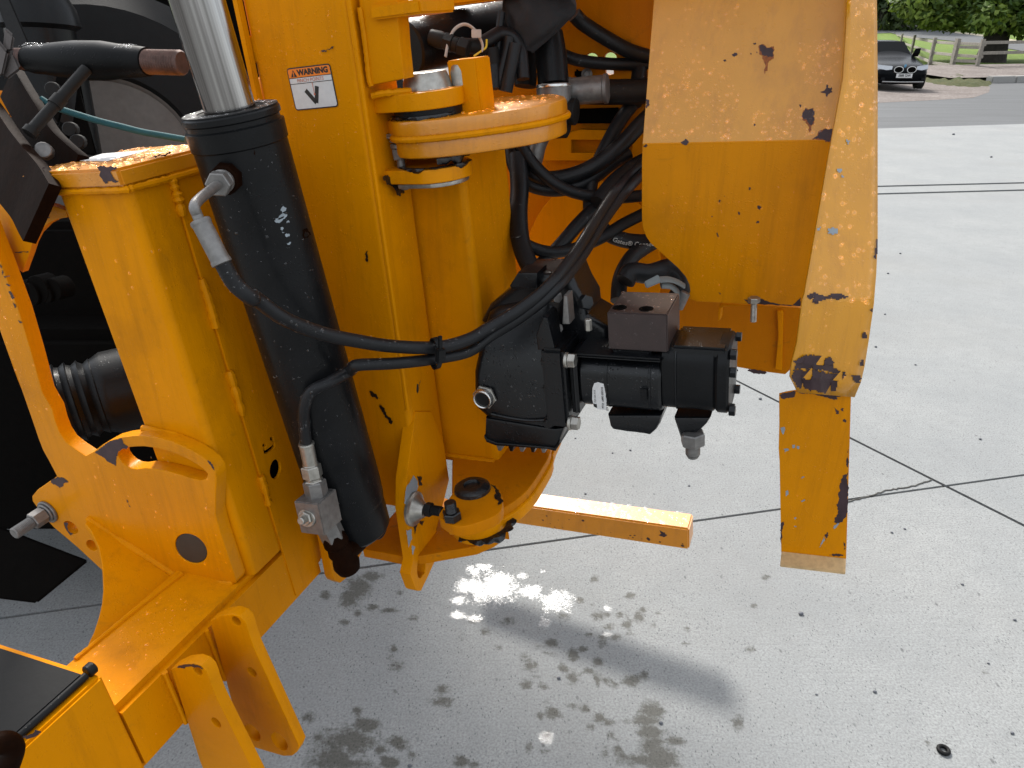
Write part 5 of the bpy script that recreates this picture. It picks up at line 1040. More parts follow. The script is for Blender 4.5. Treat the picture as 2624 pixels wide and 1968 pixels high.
chips(UP, [gm('70,370 95,362 120,378 150,392 165,380 186,405 180,455 140,465 100,445 75,415'), gm('562,745 600,730 612,685 628,690 630,712 655,705 650,735 658,750 630,760 620,785 605,755'),
           gm('415,935 430,900 440,878 470,890 500,878 515,900 510,950 505,1000 490,1015 470,1005 455,975 425,960'), gm('390,845 410,850 412,875 400,870'), gm('500,1125 540,1100 545,1075 590,1050 660,1045 700,1060 660,1148 610,1140 580,1125'),
           gm('-5,430 5,432 8,440 0,445'), gm('25,1000 38,1005 30,1022'), gm('45,420 55,425 48,432'), gm('18,350 45,348 40,358 20,360')], gd, amp=.0012)
chips(UP, [q(3, '2135,440 2160,425 2180,440 2160,458 2145,455'), q(3, '2065,485 2085,482 2090,495 2075,500'), q(3, '1440,800 1465,810 1468,850 1440,880'), q(3, '1720,1150 1755,1125 1785,1150 1770,1175 1740,1170')], gd, amp=.001)
chips(BL, [q(3, '1418,1185 1440,1165 1455,1180 1440,1195'), q(8, '690,0 705,0 705,20 695,22'), q(8, '450,100 468,105 462,122 448,115'), q(8, '765,145 795,160 780,180 762,170'), q(8, '600,195 615,200 618,225 605,210'), q(8, '745,285 770,270 775,285 755,295'), q(8, '430,370 437,365 448,400 440,405'), q(8, '388,230 400,232 394,242'), q(8, '490,68 500,70 496,78'), q(8, '445,850 465,855 458,868'), q(8, '650,905 700,910 780,895 840,920 930,945 1050,955 1110,890 1112,962 900,952 690,945')], gd, amp=.001)
d = Drops(); d.area(UP, q(3, '1440,900 1500,480 1700,500 2100,600 2200,700 2200,1130 1430,1130'), 330, .0008, .0032); d.area(UP, gm('0,900 650,850 650,1100 0,1140'), 160, .0008, .003); d.area(UP, gm('350,350 720,300 700,700 450,700'), 130, .0007, .0026); d.area(UP, q(3, '1530,50 2212,50 2212,600 1480,500'), 80, .0008, .003)
d.area(BL, q(8, '-200,0 1100,0 1000,850 200,850'), 230, .0006, .0020); d.build(gd)
c = BL.P(*BL.uv(S(8, 738, 930))) - EY * .012
b = MB(); b.hexn(c + EZ * .004, EZ, .010, .0115); b.stud(c - EZ * .035, EZ, .038, .006); b.build('guard_bolt', GALV, gd)
hk = FY(GY + .03); plate('angle_bracket', hk, q(8, '440,1085 442,1000 455,960 480,948 700,950 1110,975 1108,985 700,966 490,968 468,980 460,1075'), .03, YEL, gd)
# outer strip
stp = thing('guard_strip', 'long yellow outer guard strip with a crushed chipped lower end', 'guard strip', at(S('D', 1800, 640), 1.195))
rows = [((1834, -90), (1893, -90), 1.165, 1.175), ((1829, 60), (1895, 60), 1.165, 1.175), ((1822, 170), (1896, 180), 1.168, 1.178), ((1805, 260), (1896, 270), 1.172, 1.182), ((1790, 340), (1896, 350), 1.176, 1.186), ((1776, 420), (1896, 430), 1.18, 1.19), ((1762, 500), (1896, 520), 1.184, 1.194), ((1748, 580), (1893, 590), 1.188, 1.198), ((1738, 635), (1889, 640), 1.19, 1.20), ((1733, 650), (1888, 655), 1.193, 1.203), ((1722, 740), (1876, 740), 1.222, 1.232), ((1711, 785), (1868, 790), 1.236, 1.248), ((1708, 815), (1860, 825), 1.248, 1.258), ((1724, 848), (1846, 858), 1.27, 1.272)]
b = MB(); nC = 7; gr = []; wob = {9: .002, 11: .004, 12: .006, 13: .003}
for ri, (l, r_, dl, dr_) in enumerate(rows):
    gr.append([b.bm.verts.new(at(S('D', l[0] + (r_[0] - l[0]) * k / nC, l[1] + (r_[1] - l[1]) * k / nC), dl + (dr_ - dl) * k / nC + wob.get(ri, .0) * math.sin(k * 2.1 + ri))) for k in range(nC + 1)])
for i in range(len(gr) - 1):
    for k in range(nC): b.bm.faces.new((gr[i + 1][k], gr[i + 1][k + 1], gr[i][k + 1], gr[i][k]))
so_ = b.build('strip_sheet', YELG, stp, 50, False); md = so_.modifiers.new('thickness', 'SOLIDIFY'); md.thickness = .004; md.offset = 1
def strip_pt(px):       # nearest point of the sheet under a traced point
    x, y = px[0] / 1.18626, px[1] / 1.18626
    for i in range(len(rows) - 1):
        (l0, r0, a0_, b0), (l1, r1, a1_, b1) = rows[i], rows[i + 1]
        for k in range(nC):
            quad = [gr_co[i][k], gr_co[i][k + 1], gr_co[i + 1][k + 1], gr_co[i + 1][k]]
            pq = [prj(p) for p in quad]
            if inpoly(px, pq):
                n = (quad[1] - quad[0]).cross(quad[3] - quad[0]).normalized()
                if n.dot(CAM - quad[0]) < 0: n = -n
                return hit(px, quad[0], n), n
    return None
def prj(P):
    v = P - CAM; d = v.y * math.cos(PITCH) - v.z * math.sin(PITCH)
    return (1312 + FPX * v.x / d, 984 - FPX * (v.y * math.sin(PITCH) + v.z * math.cos(PITCH)) / d)
L0 = stp.location; gr_co = [[so_.data.vertices[i * (nC + 1) + k].co + L0 for k in range(nC + 1)] for i in range(len(rows))]
def strip_chips(polys, mat, name='bare_patches', amp=3.0, lift=.0008, st_=3.2):      # follows the bent sheet cell by cell
    bm = bmesh.new()
    for po in polys:
        po = ragged(po, amp, 3); x0, y0 = min(p[0] for p in po), min(p[1] for p in po); cache = {}
        nx_, ny_ = int((max(p[0] for p in po) - x0) / st_) + 1, int((max(p[1] for p in po) - y0) / st_) + 1
        def vert(i, j):
            if (i, j) not in cache:
                h = strip_pt((x0 + i * st_, y0 + j * st_)); cache[i, j] = bm.verts.new(h[0] + h[1] * lift) if h else None
            return cache[i, j]
        for i in range(nx_):
            for j in range(ny_):
                if inpoly((x0 + (i + .5) * st_, y0 + (j + .5) * st_), po):
                    vs = [vert(i, j), vert(i + 1, j), vert(i + 1, j + 1), vert(i, j + 1)]
                    if all(vs): bm.faces.new(vs)
    for f in bm.faces:
        if f.normal.dot(CAM - f.calc_center_median()) < 0: f.normal_flip()
    me = bpy.data.meshes.new(name); bm.to_mesh(me); bm.free(); o = link(name, me, mat, stp, wn_=False); o['kind'] = 'stuff'
strip_chips([q(8, '1140,880 1180,865 1230,855 1290,872 1380,865 1450,872 1490,888 1430,900 1320,905 1270,920 1250,940 1215,932 1180,905'),
             q(8, '1725,420 1738,420 1738,590 1722,690 1718,590 1700,560 1712,500'), q(8, '1662,990 1690,968 1705,975 1700,1010 1720,1000 1712,1040 1695,1010'), q(8, '1612,1165 1640,1160 1640,1220 1620,1225'), q(8, '1600,1400 1618,1395 1615,1440 1598,1450')], CHIPM, lift=.0014)
strip_chips([q(8, '1048,1400 1120,1372 1180,1355 1280,1360 1360,1385 1382,1420 1370,1460 1440,1480 1470,1500 1400,1500 1300,1480 1200,1470 1060,1470'), q(8, '1040,1475 1200,1475 1300,1490 1400,1505 1470,1500 1475,1520 1420,1560 1410,1600 1390,1650 1330,1655 1200,1640 1110,1625 1060,1590 1038,1540'), q(8, '1510,1510 1560,1520 1598,1545 1590,1575 1550,1580 1530,1545')], CHIPM, lift=.0016)
strip_chips([q(8, '1330,340 1380,328 1405,340 1405,370 1370,388 1330,375'), q(8, '1248,330 1270,320 1265,345 1250,355'), q(4, '770,1135 795,1130 790,1165 775,1170'), q(4, '695,1372 730,1368 735,1388 700,1392'), q(4, '730,1420 755,1418 752,1438 732,1438')], GREYP, amp=1.5, name='primer_spots', lift=.0014)
d = Drops()
for _ in range(560):
    i = random.randrange(len(rows) - 2); k = random.randrange(nC); a, b_ = random.random(), random.random()
    if i in (9, 10, 11) and random.random() < .5: continue
    Q_ = [gr_co[i][k], gr_co[i][k + 1], gr_co[i + 1][k + 1], gr_co[i + 1][k]]; p = Q_[0].lerp(Q_[1], a).lerp(Q_[3].lerp(Q_[2], a), b_)
    n = (Q_[1] - Q_[0]).cross(Q_[3] - Q_[0]).normalized(); n = n if n.dot(CAM - p) > 0 else -n
    d.one(p, n, (Q_[1] - Q_[0]).normalized(), .0007 + .0032 * random.random() ** 3.6, .45)
d.build(stp)
# leg below the strip
LY = fyof(S('D', 1760, 860), 1.31); LPn = FY(LY)
lg = thing('channel_upright', 'yellow channel upright hanging below the strip, brown bare metal along its right edge', 'upright', LPn.P(*LPn.uv(S('D', 1760, 1215))))
plate('front_face', LPn, q(12, '462,160 520,145 600,132 700,140 900,160 1045,165 1040,300 1030,450 1022,650 1020,800 1012,1000 1006,1200 1000,1500 480,1440 475,1200 470,900 466,700 458,600 464,400'), .006, YELD, lg, bev=.001)
ux, vz = LPn.uv(S(12, 1043, 170)); ux2, vz2 = LPn.uv(S(12, 1003, 1500)); ul, vl = LPn.uv(S(12, 482, 1442))
MB().hexa([M(ux2 - .006, LY + .001, vz2), M(ux2 + .0005, LY + .001, vz2), M(ux2 + .0005, LY + .07, vz2 + .01), M(ux2 - .006, LY + .07, vz2 + .01), M(ux - .006, LY + .001, vz), M(ux + .0005, LY + .001, vz), M(ux + .0005, LY + .07, vz), M(ux - .006, LY + .07, vz)], .001).build('side_flange', YELD, lg)
MB().hexa([M(ul, LY - .030, vl - .012), M(ux2, LY - .030, vz2 - .012), M(ux2, LY, vz2 - .002), M(ul, LY, vl - .002), M(ul, LY - .030, vl - .006), M(ux2, LY - .030, vz2 - .006), M(ux2, LY, vz2 + .004), M(ul, LY, vl + .004)], .001).build('bottom_lip', plain('pale_yellow_paint', (.60, .40, .19), .6, bumps=((120, .3, .001),), var=.3, vs=80), lg)  # lip paler and creamier than the rest of the upright
g12 = lambda s: q(12, s)
chips(LPn, [g12('465,165 520,148 598,135 590,175 560,185 510,195 480,190'), g12('600,135 700,140 850,158 1000,165 1040,170 930,180 930,205 880,195 780,170 700,150 640,150'), g12('905,260 940,290 948,310 930,320 918,295'), g12('970,270 990,275 985,295 968,290'), g12('978,365 1010,372 1005,385 980,380'),
            g12('1018,790 1022,900 1015,1000 1008,1150 980,1180 940,1205 910,1195 930,1150 935,1090 925,1050 945,1020 950,950 955,880 975,820'), g12('1025,600 1022,750 1012,740 1015,640'), g12('855,1275 862,1300 840,1340 828,1300'), g12('865,1460 900,1448 970,1455 985,1465 900,1470'), g12('985,1350 1000,1370 995,1420 985,1410'), g12('478,1200 498,1190 500,1220 485,1290 480,1390 475,1290')], lg, amp=.0016)
chips(LPn, [g12('475,430 505,422 510,450 498,485 480,460'), g12('570,570 590,565 590,590 575,595'), g12('610,575 635,575 625,600 610,600'), g12('500,600 540,600 545,610 520,620 510,640'), g12('515,945 535,935 535,970 518,990'), g12('640,1025 670,1005 675,1015 650,1030'), g12('835,1340 828,1310 800,1380 785,1400'), g12('900,1240 940,1195 950,1205 910,1250'), g12('638,835 665,822 668,830 645,840'), g12('585,1155 600,1155 598,1170 588,1170'), g12('585,1225 605,1225 600,1235')], lg, GREYP, .0010, 'primer_spots')
Drops().area(LPn, g12('480,300 1000,300 950,1300 500,1300'), 60, .0006, .0016).build(lg)

# ------------------------------------------------------------------ yellow back plate behind the hoses
BKY = .92; BK = FY(BKY)
bk = thing('back_plate', 'shaded yellow steel back plate with round and slotted holes behind the hoses', 'back plate', BK.P(*BK.uv(S('D', 1400, 700))))
kh = [uvs(BK, [S(3, *p) for p in circ(c, 50, 16, 45)]) for c in ((1000, 475), (1150, 470))]
sl = uvs(BK, q(3, '1110,530 1175,530 1175,595 1145,605 1110,595'))
MB().mbox((.24, 1.0), (.52, 1.0), (.36, .385), .004).build('shade_hood', YEL, bk)  # unseen cover added over the recess to darken it
plate('plate_sheet', BK, q('D', '1040,-90 1560,-90 1745,420 1745,640 1735,801 1706,800 1696,809 1640,802 1575,790 1500,800 1280,830 1040,760'), .012, YELF, bk, holes=kh + [sl], bev=.002)  # the darker paint here stands in for shade in the recess
BR2 = FY(BKY - .02); plate('slotted_bracket', BR2, q(3, '620,1130 900,1050 1500,1060 1500,1300 610,1300'), .012, YEL, bk, holes=[uvs(BR2, q(3, '830,1132 1325,1132 1328,1150 1325,1238 830,1238'))], bev=.001)
plate('seat_ring', FY(BKY - .012), [S(7, *p) for p in circ((1000, 700), 560, 40, 760)], .012, YEL, bk, holes=[], bev=.002)
plate('fold_strip', FY(BKY - .01), q(8, '920,1000 955,1000 970,1020 960,1480 905,1475 930,1200'), .01, YEL, bk)
chips(FY(BKY - .0005), [q(8, '545,1460 600,1470 600,1490 560,1480'), q(8, '680,1480 720,1472 780,1478 860,1505 800,1512 720,1500')], bk, amp=.002)
tb = FY(.70); MB().mbox((tb.uv(S(2, 1520, 50))[0], tb.uv(S(2, 2140, 50))[0] + .2), (.70, .76), (tb.uv(S(2, 1800, 45))[1], tb.uv(S(2, 1800, 45))[1] + .08), .004).build('cross_beam', YEL, bk)

# ------------------------------------------------------------------ hose tangle between column and guard
def dz(w, s, d): 
    pts = q(w, s); n = len(pts); return [at(p, d[0] + (d[1] - d[0]) * i / (n - 1)) for i, p in enumerate(pts)]
G = 'hydraulic hoses behind the column'
def bh(label, w, s, d, r, drops=20, name='hydraulic_hose'):
    d = (min(d[0], 1.57), min(d[1], 1.555))
    t, P = hose(name, label, dz(w, s, d), r, group=G, n=8, seg=14)
    if drops: hdrops(t, P, r, drops)
    return t, P
bh('black hose running from the fabric sleeve down to the guard, uppermost of the tangle', 3, '860,120 930,190 1100,300 1300,410 1480,465 1700,520', (1.50, 1.56), .0150)
t4, P4 = bh('black hose arching over the others beside the top of the guard', 3, '900,140 1010,165 1130,165 1250,225 1340,330 1390,450 1385,600 1365,700 1340,850', (1.62, 1.66), .0165)
ferrule(t4, P4[0], P4[6] - P4[0], (P4[8] - P4[0]).length, .0185, GALV2)
bh('black hose running level to the guard under the arching hose', 3, '760,440 860,480 1000,505 1200,520 1450,522 1700,530', (1.55, 1.60), .0125)
t6, P6 = bh('thick black hose crimped into a steel sleeve, running right to the guard', 3, '900,735 1070,745 1250,745 1500,735 1800,720', (1.52, 1.58), .0255, 30)
ferrule(t6, at(S(3, 800, 745), 1.515), EX * .9 + EY * .1, .085, .0285, GALV2)
bh('black hose forming the large U loop below the steel elbow', 3, '1600,820 1420,980 1260,1150 1100,1290 950,1380 800,1430 650,1450 530,1420 430,1330 370,1200 350,1060', (1.52, 1.60), .0165)
bh('black hose hanging steeply from the thick hose into the bundle', 3, '1340,830 1240,960 1150,1120 1060,1300 1000,1450 985,1600 990,1800', (1.60, 1.55), .0150)
bh('long thin black hose sweeping under the U loop to the guard', 3, '370,1040 430,1180 530,1330 680,1470 850,1555 1080,1600 1300,1595 1500,1570', (1.50, 1.56), .0125)
bh('black hose lying just behind the column edge and curling up to the right', 3, '345,1180 370,1330 430,1440 540,1510 700,1535 880,1505 1020,1430 1150,1330 1300,1230', (1.55, 1.64), .0150)
bh('black hose going straight down along the column to the gearbox', 7, '400,-260 415,0 405,200 415,380 450,530 520,680', (1.52, 1.46), .0190)
bh('thin black hose crossing from the column edge up to the guard edge', 7, '395,380 420,430 520,490 660,525 800,512 950,465 1100,395 1250,300 1450,200', (1.47, 1.55), .0125)
bh('black hose rising diagonally behind the paired hoses', 7, '540,660 650,570 770,440 880,310 1000,190 1150,60', (1.50, 1.58), .0145)
tg, PG = bh('black hose with white lettering entering behind the guard corner', 7, '1010,250 1100,350 1190,405 1320,437 1480,440 1620,420', (1.55, 1.60), .0165)
bh('black hose curving down from the guard to the brown block', 7, '1520,430 1420,490 1330,560 1260,670 1225,780 1215,920', (1.57, 1.50), .0165)
bh('black hose bundle bending up behind the guard edge', 3, '1060,1650 1180,1500 1300,1400 1430,1320 1600,1260', (1.50, 1.60), .021)
# white print along the lettered hose
cum = [0]
for a, b_ in zip(PG, PG[1:]): cum.append(cum[-1] + (b_ - a).length)
def onhose(x, y):
    s_ = .058 + x
    for i in range(len(PG) - 1):
        if cum[i + 1] >= s_ or i == len(PG) - 2:
            t_ = (s_ - cum[i]) / (cum[i + 1] - cum[i]); p = PG[i].lerp(PG[i + 1], t_); tt = (PG[i + 1] - PG[i]).normalized(); break
    f = (CAM - p); f = (f - tt * f.dot(tt)).normalized(); up = tt.cross(f); up = up if up.z > 0 else -up
    a = (y - .0055) / .0165; return p + (f * math.cos(a) + up * math.sin(a)) * .0168
text('Gates\u00ae Connected\u00ae', .0135, None, 0, 0, HOSEPRINT, tg, align='LEFT', fn=onhose, sx=.95, bold=.0002)
# steel elbows and pipes
el = thing('pipe_elbow', 'grey steel pipe elbows and vertical black pipe beside the fabric sleeve', 'pipe fitting', at(S(3, 700, 850), 1.5))
b = MB(); b.tube(cr([at(S(3, 640, 280), 1.47), at(S(3, 670, 450), 1.475), at(S(3, 690, 690), 1.48)]), .031, 22); b.build('pipe', BLK, el)
b = MB(); b.lathe(at(S(3, 690, 680), 1.48), (at(S(3, 700, 960), 1.5) - at(S(3, 690, 680), 1.48)), [(0, .033), (.002, .035), (.03, .034), (.07, .030), (.085, .022), (.09, 0)], 24); b.build('elbow', GALV2, el)
b = MB(); b.lathe(at(S(3, 690, 690), 1.478), (at(S(3, 700, 960), 1.5) - at(S(3, 690, 680), 1.48)), [(0, .0345), (.003, .0352), (.005, .0345)], 24); b.build('elbow_rim', BRIGHT, el)
b = MB(); b.rod(at(S(3, 760, 900), 1.5), EX * .9 + EZ * -.1, .03, .026, 20); b.lathe(at(S(3, 640, 1010), 1.52), EX, [(0, .02), (.02, .028), (.04, .028), (.045, .02)], 20); b.build('coupling', DARK2, el)
b = MB(); b.tube(cr([at(S(3, 680, 960), 1.53), at(S(3, 620, 1050), 1.54), at(S(3, 560, 1180), 1.55), at(S(3, 530, 1300), 1.56), at(S(3, 470, 1420), 1.57)]), .0185, 18); b.build('bent_pipe', GALV2, el)
b = MB(); b.tube([at(S(3, 480, 400), 1.53), at(S(3, 470, 590), 1.54)], .021, 18); b.tube([at(S(3, 470, 590), 1.54), at(S(3, 460, 700), 1.545)], .023, 18); b.build('pipe', DARK2, el)
b = MB(); b.hexa([at(S(3, *p), d_) for d_ in (1.60, 1.7) for p in ((840, 1000), (1250, 1000), (1230, 870), (830, 880))], .004); b.hexa([at(S(3, *p), d_) for d_ in (1.6, 1.68) for p in ((860, 630), (1030, 640), (1030, 560), (860, 560))], .004); b.build('manifold', DARK, el)
p = at(S(3, 960, 600), 1.595); MB().lathe(p, CAM - p, [(0, .012), (.006, .012), (.007, .007), (.004, .006), (.004, 0)], 18).build('manifold_bolt', GALV2, el)
b = MB(); b.tube(cr([at(S(3, 170, 390), 1.4), at(S(3, 190, 520), 1.41)]), .0175, 16); b.build('hose_end', DARK2, el)
MB().tube([at(S(3, 190, 510), 1.41), at(S(3, 200, 720), 1.42)], .0165, 14).build('hose_stub', HOSE, el)
# canvas sleeve round the hoses at the top
cs_ = thing('hose_sleeve_wrap', 'crumpled black fabric sleeve gathered round the hoses at the top edge', 'fabric sleeve', at(S(3, 560, 200), 1.42))
b = MB(); rings = []; sec = [((500, -420), 250, .0), ((520, -250), 262, .1), ((545, -80), 275, .25), ((560, 40), 280, .4), ((560, 130), 262, .5), ((545, 210), 225, .55), ((515, 290), 170, .5), ((480, 360), 118, .45), ((450, 420), 70, .4)]
for j, (c_, w_, tw) in enumerate(sec):
    ring = []
    for k in range(36):
        a = 2 * math.pi * k / 36 + tw; rr_ = w_ * (1 + .07 * math.sin(5 * a + j * 1.3) + .05 * math.sin(9 * a - j * 2.1) + .03 * random.uniform(-1, 1))
        if j in (3, 4) and abs(math.sin(a)) < .5 and math.cos(a) > 0: rr_ *= 1.22
        x = c_[0] + math.cos(a) * rr_; dep = 1.43 + math.sin(a) * rr_ * KZ * 1.42 / FPX * .8
        ring.append(b.bm.verts.new(at(S(3, x, c_[1] + 12 * math.sin(3 * a + j)), dep)))
    rings.append(ring)
for A, B in zip(rings, rings[1:]):
    for k in range(36): b.bm.faces.new((A[k], A[(k + 1) % 36], B[(k + 1) % 36], B[k]))
FAB = plain('black_canvas', (.014, .0142, .016), .85, bumps=((25, .5, .01), (500, .4, .0008)), var=.5, vs=20)
o_ = b.build('sleeve_cloth', FAB, cs_, 180, False); sm_ = o_.modifiers.new('sub', 'SUBSURF'); sm_.levels = 1; sm_.render_levels = 1
for i, s in enumerate(('270,100 250,250 240,400 200,560', '330,300 310,420 270,560 240,700', '380,360 350,500 320,640 300,740')):
    MB().tube(cr(dz(3, s, (1.40, 1.42))), .008 + .003 * i, 12).build('strap_end', HOSE, cs_)
# black ram lying across behind the hinge
hr = thing('steering_ram', 'wet black ram lying level behind the hinge and the yellow stop block', 'hydraulic cylinder', at(S(2, 1440, 400), 1.42))
pa = at(S(2, 1385, 400), 1.40); pb = at(S(3, 500, 160), 1.62); aa = (pb - pa).normalized()
MB().lathe(pa, aa, [(0, .022), (.0005, .046), (.004, .050), (.02, .0505), (.022, .0485), (.03, .0485), (.032, .0495), (.5, .0495)], 48).build('barrel', BLK, hr)
b = MB(); f1 = at(S(2, 1590, 300), 1.375); f2 = at(S(2, 1720, 340), 1.37); fd = (f2 - f1).normalized(); b.lathe(f1, fd, [(0, .014), (.02, .016), (.03, .014)], 16); b.hexn(f1 + fd * .028, fd, .018, .0165).rod(f1 + fd * .046, fd, .012, .014); b.hexn(f1 + fd * .058, fd, .02, .017, .2); b.build('port_fitting', DARK2, hr)
t, P = hose('port_hose', 'short black hose bent from the level ram into the fabric sleeve', dz(2, '1830,365 1930,370 2020,340 2090,300 2160,270 2260,300 2320,420 2340,640', (1.375, 1.42)), .0125); ferrule(t, P[0], P[6] - P[0], .05, .0145, DARK2)
d = Drops()
for _ in range(420):
    t_ = random.uniform(.03, .4); n = (EZ * random.uniform(.2, 1) - EY * random.uniform(-.2, 1)).normalized(); n = (n - aa * n.dot(aa)).normalized(); d.one(pa + aa * t_ + n * .0495, n, aa, .0007 + .002 * random.random() ** 3)
d.build(hr)
wt = thing('cable_tie', 'white nylon cable tie looped round the short hose behind the stop block', 'cable tie', at(S(2, 1860, 210), 1.37))
MB().tube(cr(dz(2, '1712,460 1735,340 1775,250 1830,205 1885,200 1940,235 1985,300 2012,370 2005,420', (1.36, 1.36))), .0032, 10, sq=.5).build('strap', TIEW, wt)
p = at(S(2, 1962, 272), 1.355); MB().hexa([p + V((i * .009, k * .005, j * .007)) for k in (-1, 1) for i, j in ((-1, -1), (1, -1), (1, 1), (-1, 1))], .001).build('tie_head', TIEW, wt)
yc = thing('tag_cord', 'short yellow cord hanging beside the white cable tie', 'cord', at(S(2, 1990, 420), 1.36))
MB().tube(cr(dz(2, '2045,320 2040,380 2005,410 1940,455', (1.36, 1.36))), .0018, 8).build('cord', YELT, yc)
gt = thing('hose_clamp', 'grey hose clamp tail sticking out above the brown block', 'hose clamp', at(S(7, 1560, 760), 1.42))
b = MB(); b.hexa([at(S(7, *p), d_) for d_ in (1.40, 1.415) for p in ((1440, 820), (1560, 770), (1540, 705), (1422, 765))], .002); b.build('clamp_head', TIEG, gt)
MB().tube(cr(dz(7, '1540,750 1620,745 1690,765 1750,800', (1.41, 1.44))), .007, 10, sq=.4).tube(cr(dz(7, '1560,790 1640,800 1700,860 1715,930 1700,990', (1.42, 1.46))), .008, 10, sq=.4).build('clamp_band', TIEG, gt)
MB().tube(cr(dz(7, '1270,760 1320,690 1450,700 1540,680 1620,660 1700,720 1720,830 1690,900', (1.47, 1.50))), .02, 14).build('clamped_hose', HOSE, gt)
MB().rod(at(S(7, 1760, 850), 1.44), V((-.35, 0, -1)), .035, .010, 12).build('clamp_screw', GALV2, gt)

# ------------------------------------------------------------------ square bar sticking out under the pivot
pe = at(S(11, 1787, 1250), 2.13); pm = pe - ORG; mx, my, mz = pm.dot(EX), pm.dot(EY), pm.dot(EZ)
sb = thing('square_bar', 'yellow square steel bar covered in raindrops sticking out under the lower pivot', 'steel bar', M(mx, my, mz - .06))
tp_ = FZ(mz); e2 = tp_.uv(S(11, 560, 1076)); e1 = (mx, my); dirv = V((e1[0] - e2[0], e1[1] - e2[1])); Lb = dirv.length; dirv /= Lb; per = V((-dirv.y, dirv.x))
def SBF(s_, w_, z): return M(e1[0] - dirv.x * s_ + per.x * w_, e1[1] - dirv.y * s_ + per.y * w_, z)
MB().mbox((0, Lb + .25), (0, .077), (mz - .076, mz), .005, F=SBF, seg=3).build('bar', YELW, sb)
bt = Pl(SBF(0, 0, mz), SBF(-1, 0, mz) - SBF(0, 0, mz), SBF(0, 1, mz) - SBF(0, 0, mz))
d = Drops(); d.area(bt, [(-.004, .003), (-Lb, .003), (-Lb, .073), (-.004, .073)], 170, .0014, .0080, .36)
d.area(bt, [(-.004, .003), (-Lb, .003), (-Lb, .073), (-.004, .073)], 26, .006, .011, .28); d.build(sb)
bf = Pl(SBF(0, 0, mz), SBF(-1, 0, mz) - SBF(0, 0, mz), SBF(0, 0, mz + 1) - SBF(0, 0, mz))
cp_ = []
for _ in range(20):
    x = -random.random() ** .9 * Lb; z = -.072 * random.random() ** .45; s_ = .0012 + .0035 * random.random() ** 3; cp_.append([(x + s_ * 1.4 * math.cos(a), z + s_ * math.sin(a)) for a in (0, 1.1, 2.2, 3.4, 4.6, 5.5)])
cp_ += [[(-.085, -.02), (-.07, -.025), (-.062, -.034), (-.07, -.041), (-.088, -.038), (-.08, -.03)]]
cp_ = [[(a, max(-.0715, min(-.004, b_))) for a, b_ in p] for p in cp_]
chips(bf, cp_, sb, amp=.002)
# ------------------------------------------------------------------ tractor behind on the left
tr = thing('tractor', 'dark shaded rear of the tractor with grey wheel rim behind the box post', 'tractor', (-1.2, 3.0, 0))
def WF(x, y, z): return V((x, y, z))
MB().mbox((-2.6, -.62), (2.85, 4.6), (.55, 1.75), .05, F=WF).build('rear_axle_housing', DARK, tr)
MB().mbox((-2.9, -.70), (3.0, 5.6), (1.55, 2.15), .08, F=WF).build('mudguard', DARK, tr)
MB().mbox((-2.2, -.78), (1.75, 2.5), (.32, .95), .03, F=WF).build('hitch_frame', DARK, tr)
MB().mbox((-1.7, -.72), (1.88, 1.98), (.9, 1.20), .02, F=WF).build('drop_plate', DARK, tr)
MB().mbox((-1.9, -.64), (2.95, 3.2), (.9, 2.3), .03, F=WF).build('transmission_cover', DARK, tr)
# unseen roof on pillars, added and shaped to shade the ground
RC = V((-.55, 4.0, 2.7)); RX = V((math.cos(R(26)), -math.sin(R(26)), 0)); RY = V((math.sin(R(26)), math.cos(R(26)), 0))
def RF(x, y, z): return RC + RX * x + RY * y + V((0, 0, z))
MB().hexa([RF(x, y, z) for z in (-.05, .14) for x, y in ((-2.2, -.8), (.62, -.42), (.62, .02), (-2.2, .42))], .05).mbox((-2.2, -.85), (.28, 1.4), (-.05, .14), .05, F=RF).build('shade_roof', DARK, tr)
for x, y in ((-2.1, -.6), (-2.1, 1.2), (-1.0, 1.2), (-.35, -.6)): MB().mbox((x - .035, x + .035), (y - .035, y + .035), (-.9, -.04), .01, F=RF).build('shade_roof_pillar', DARK, tr)
wc = at(S(1, 940, 1330), 2.30); wax = V((.30, -.93, .10)).normalized()
MB().lathe(wc - wax * .24, wax, [(0, .30), (.02, .44), (.10, .50), (.22, .50), (.29, .44), (.31, .262), (.30, .25), (.02, .25)], 56).build('tyre', RUB, tr)
MB().lathe(wc, wax, [(.045, .262), (.05, .250), (.035, .240), (.0, .232), (-.02, .205), (-.012, .19), (-.004, .178), (.004, .165), (.01, .10), (.012, .06), (.03, .05), (.032, 0)], 56).build('wheel_rim', GREY, tr)
u_ = wax.orthogonal().normalized(); w_ = wax.cross(u_); MB().lathe(wc, wax, [(.050, .238), (.058, .246), (.060, .256), (.054, .264), (.046, .264)], 56).build('rim_lip', plain('pale_rim_edge', (.12, .11, .10), .5), tr)
b = MB()
for k in range(8): a = k * math.pi / 4 + .45; b.rod(wc + (u_ * math.cos(a) + w_ * math.sin(a)) * .125 + wax * .004, wax, .006, .015, 14)
b.build('wheel_stud', DARK2, tr)
b = MB(); p0 = at(S(9, 600, 225), 1.55); p1 = at(S(9, 1250, 60), 1.62); pv_ = (p1 - p0).normalized(); pr = []
for k in range(4): pr += [(k * .022, .080 - k * .002), (k * .022 + .012, .088 - k * .002), (k * .022 + .014, .080)]
pr += [(.10, .090), (.40, .088)]; b.lathe(p0 - pv_ * .03, pv_, [(-.004, .05)] + pr, 40); b.build('shaft_guard', BLK, tr)
b = MB(); b.lathe(at(S(1, 360, 420), 1.9), V((0, .1, 1)), [(-.3, .09), (-.05, .09), (-.04, .1), (0, .1), (.01, .08), (.05, .08), (.06, .095), (.1, .09), (.14, .07), (.2, .06)], 28); b.build('air_bellows', BLK, tr)
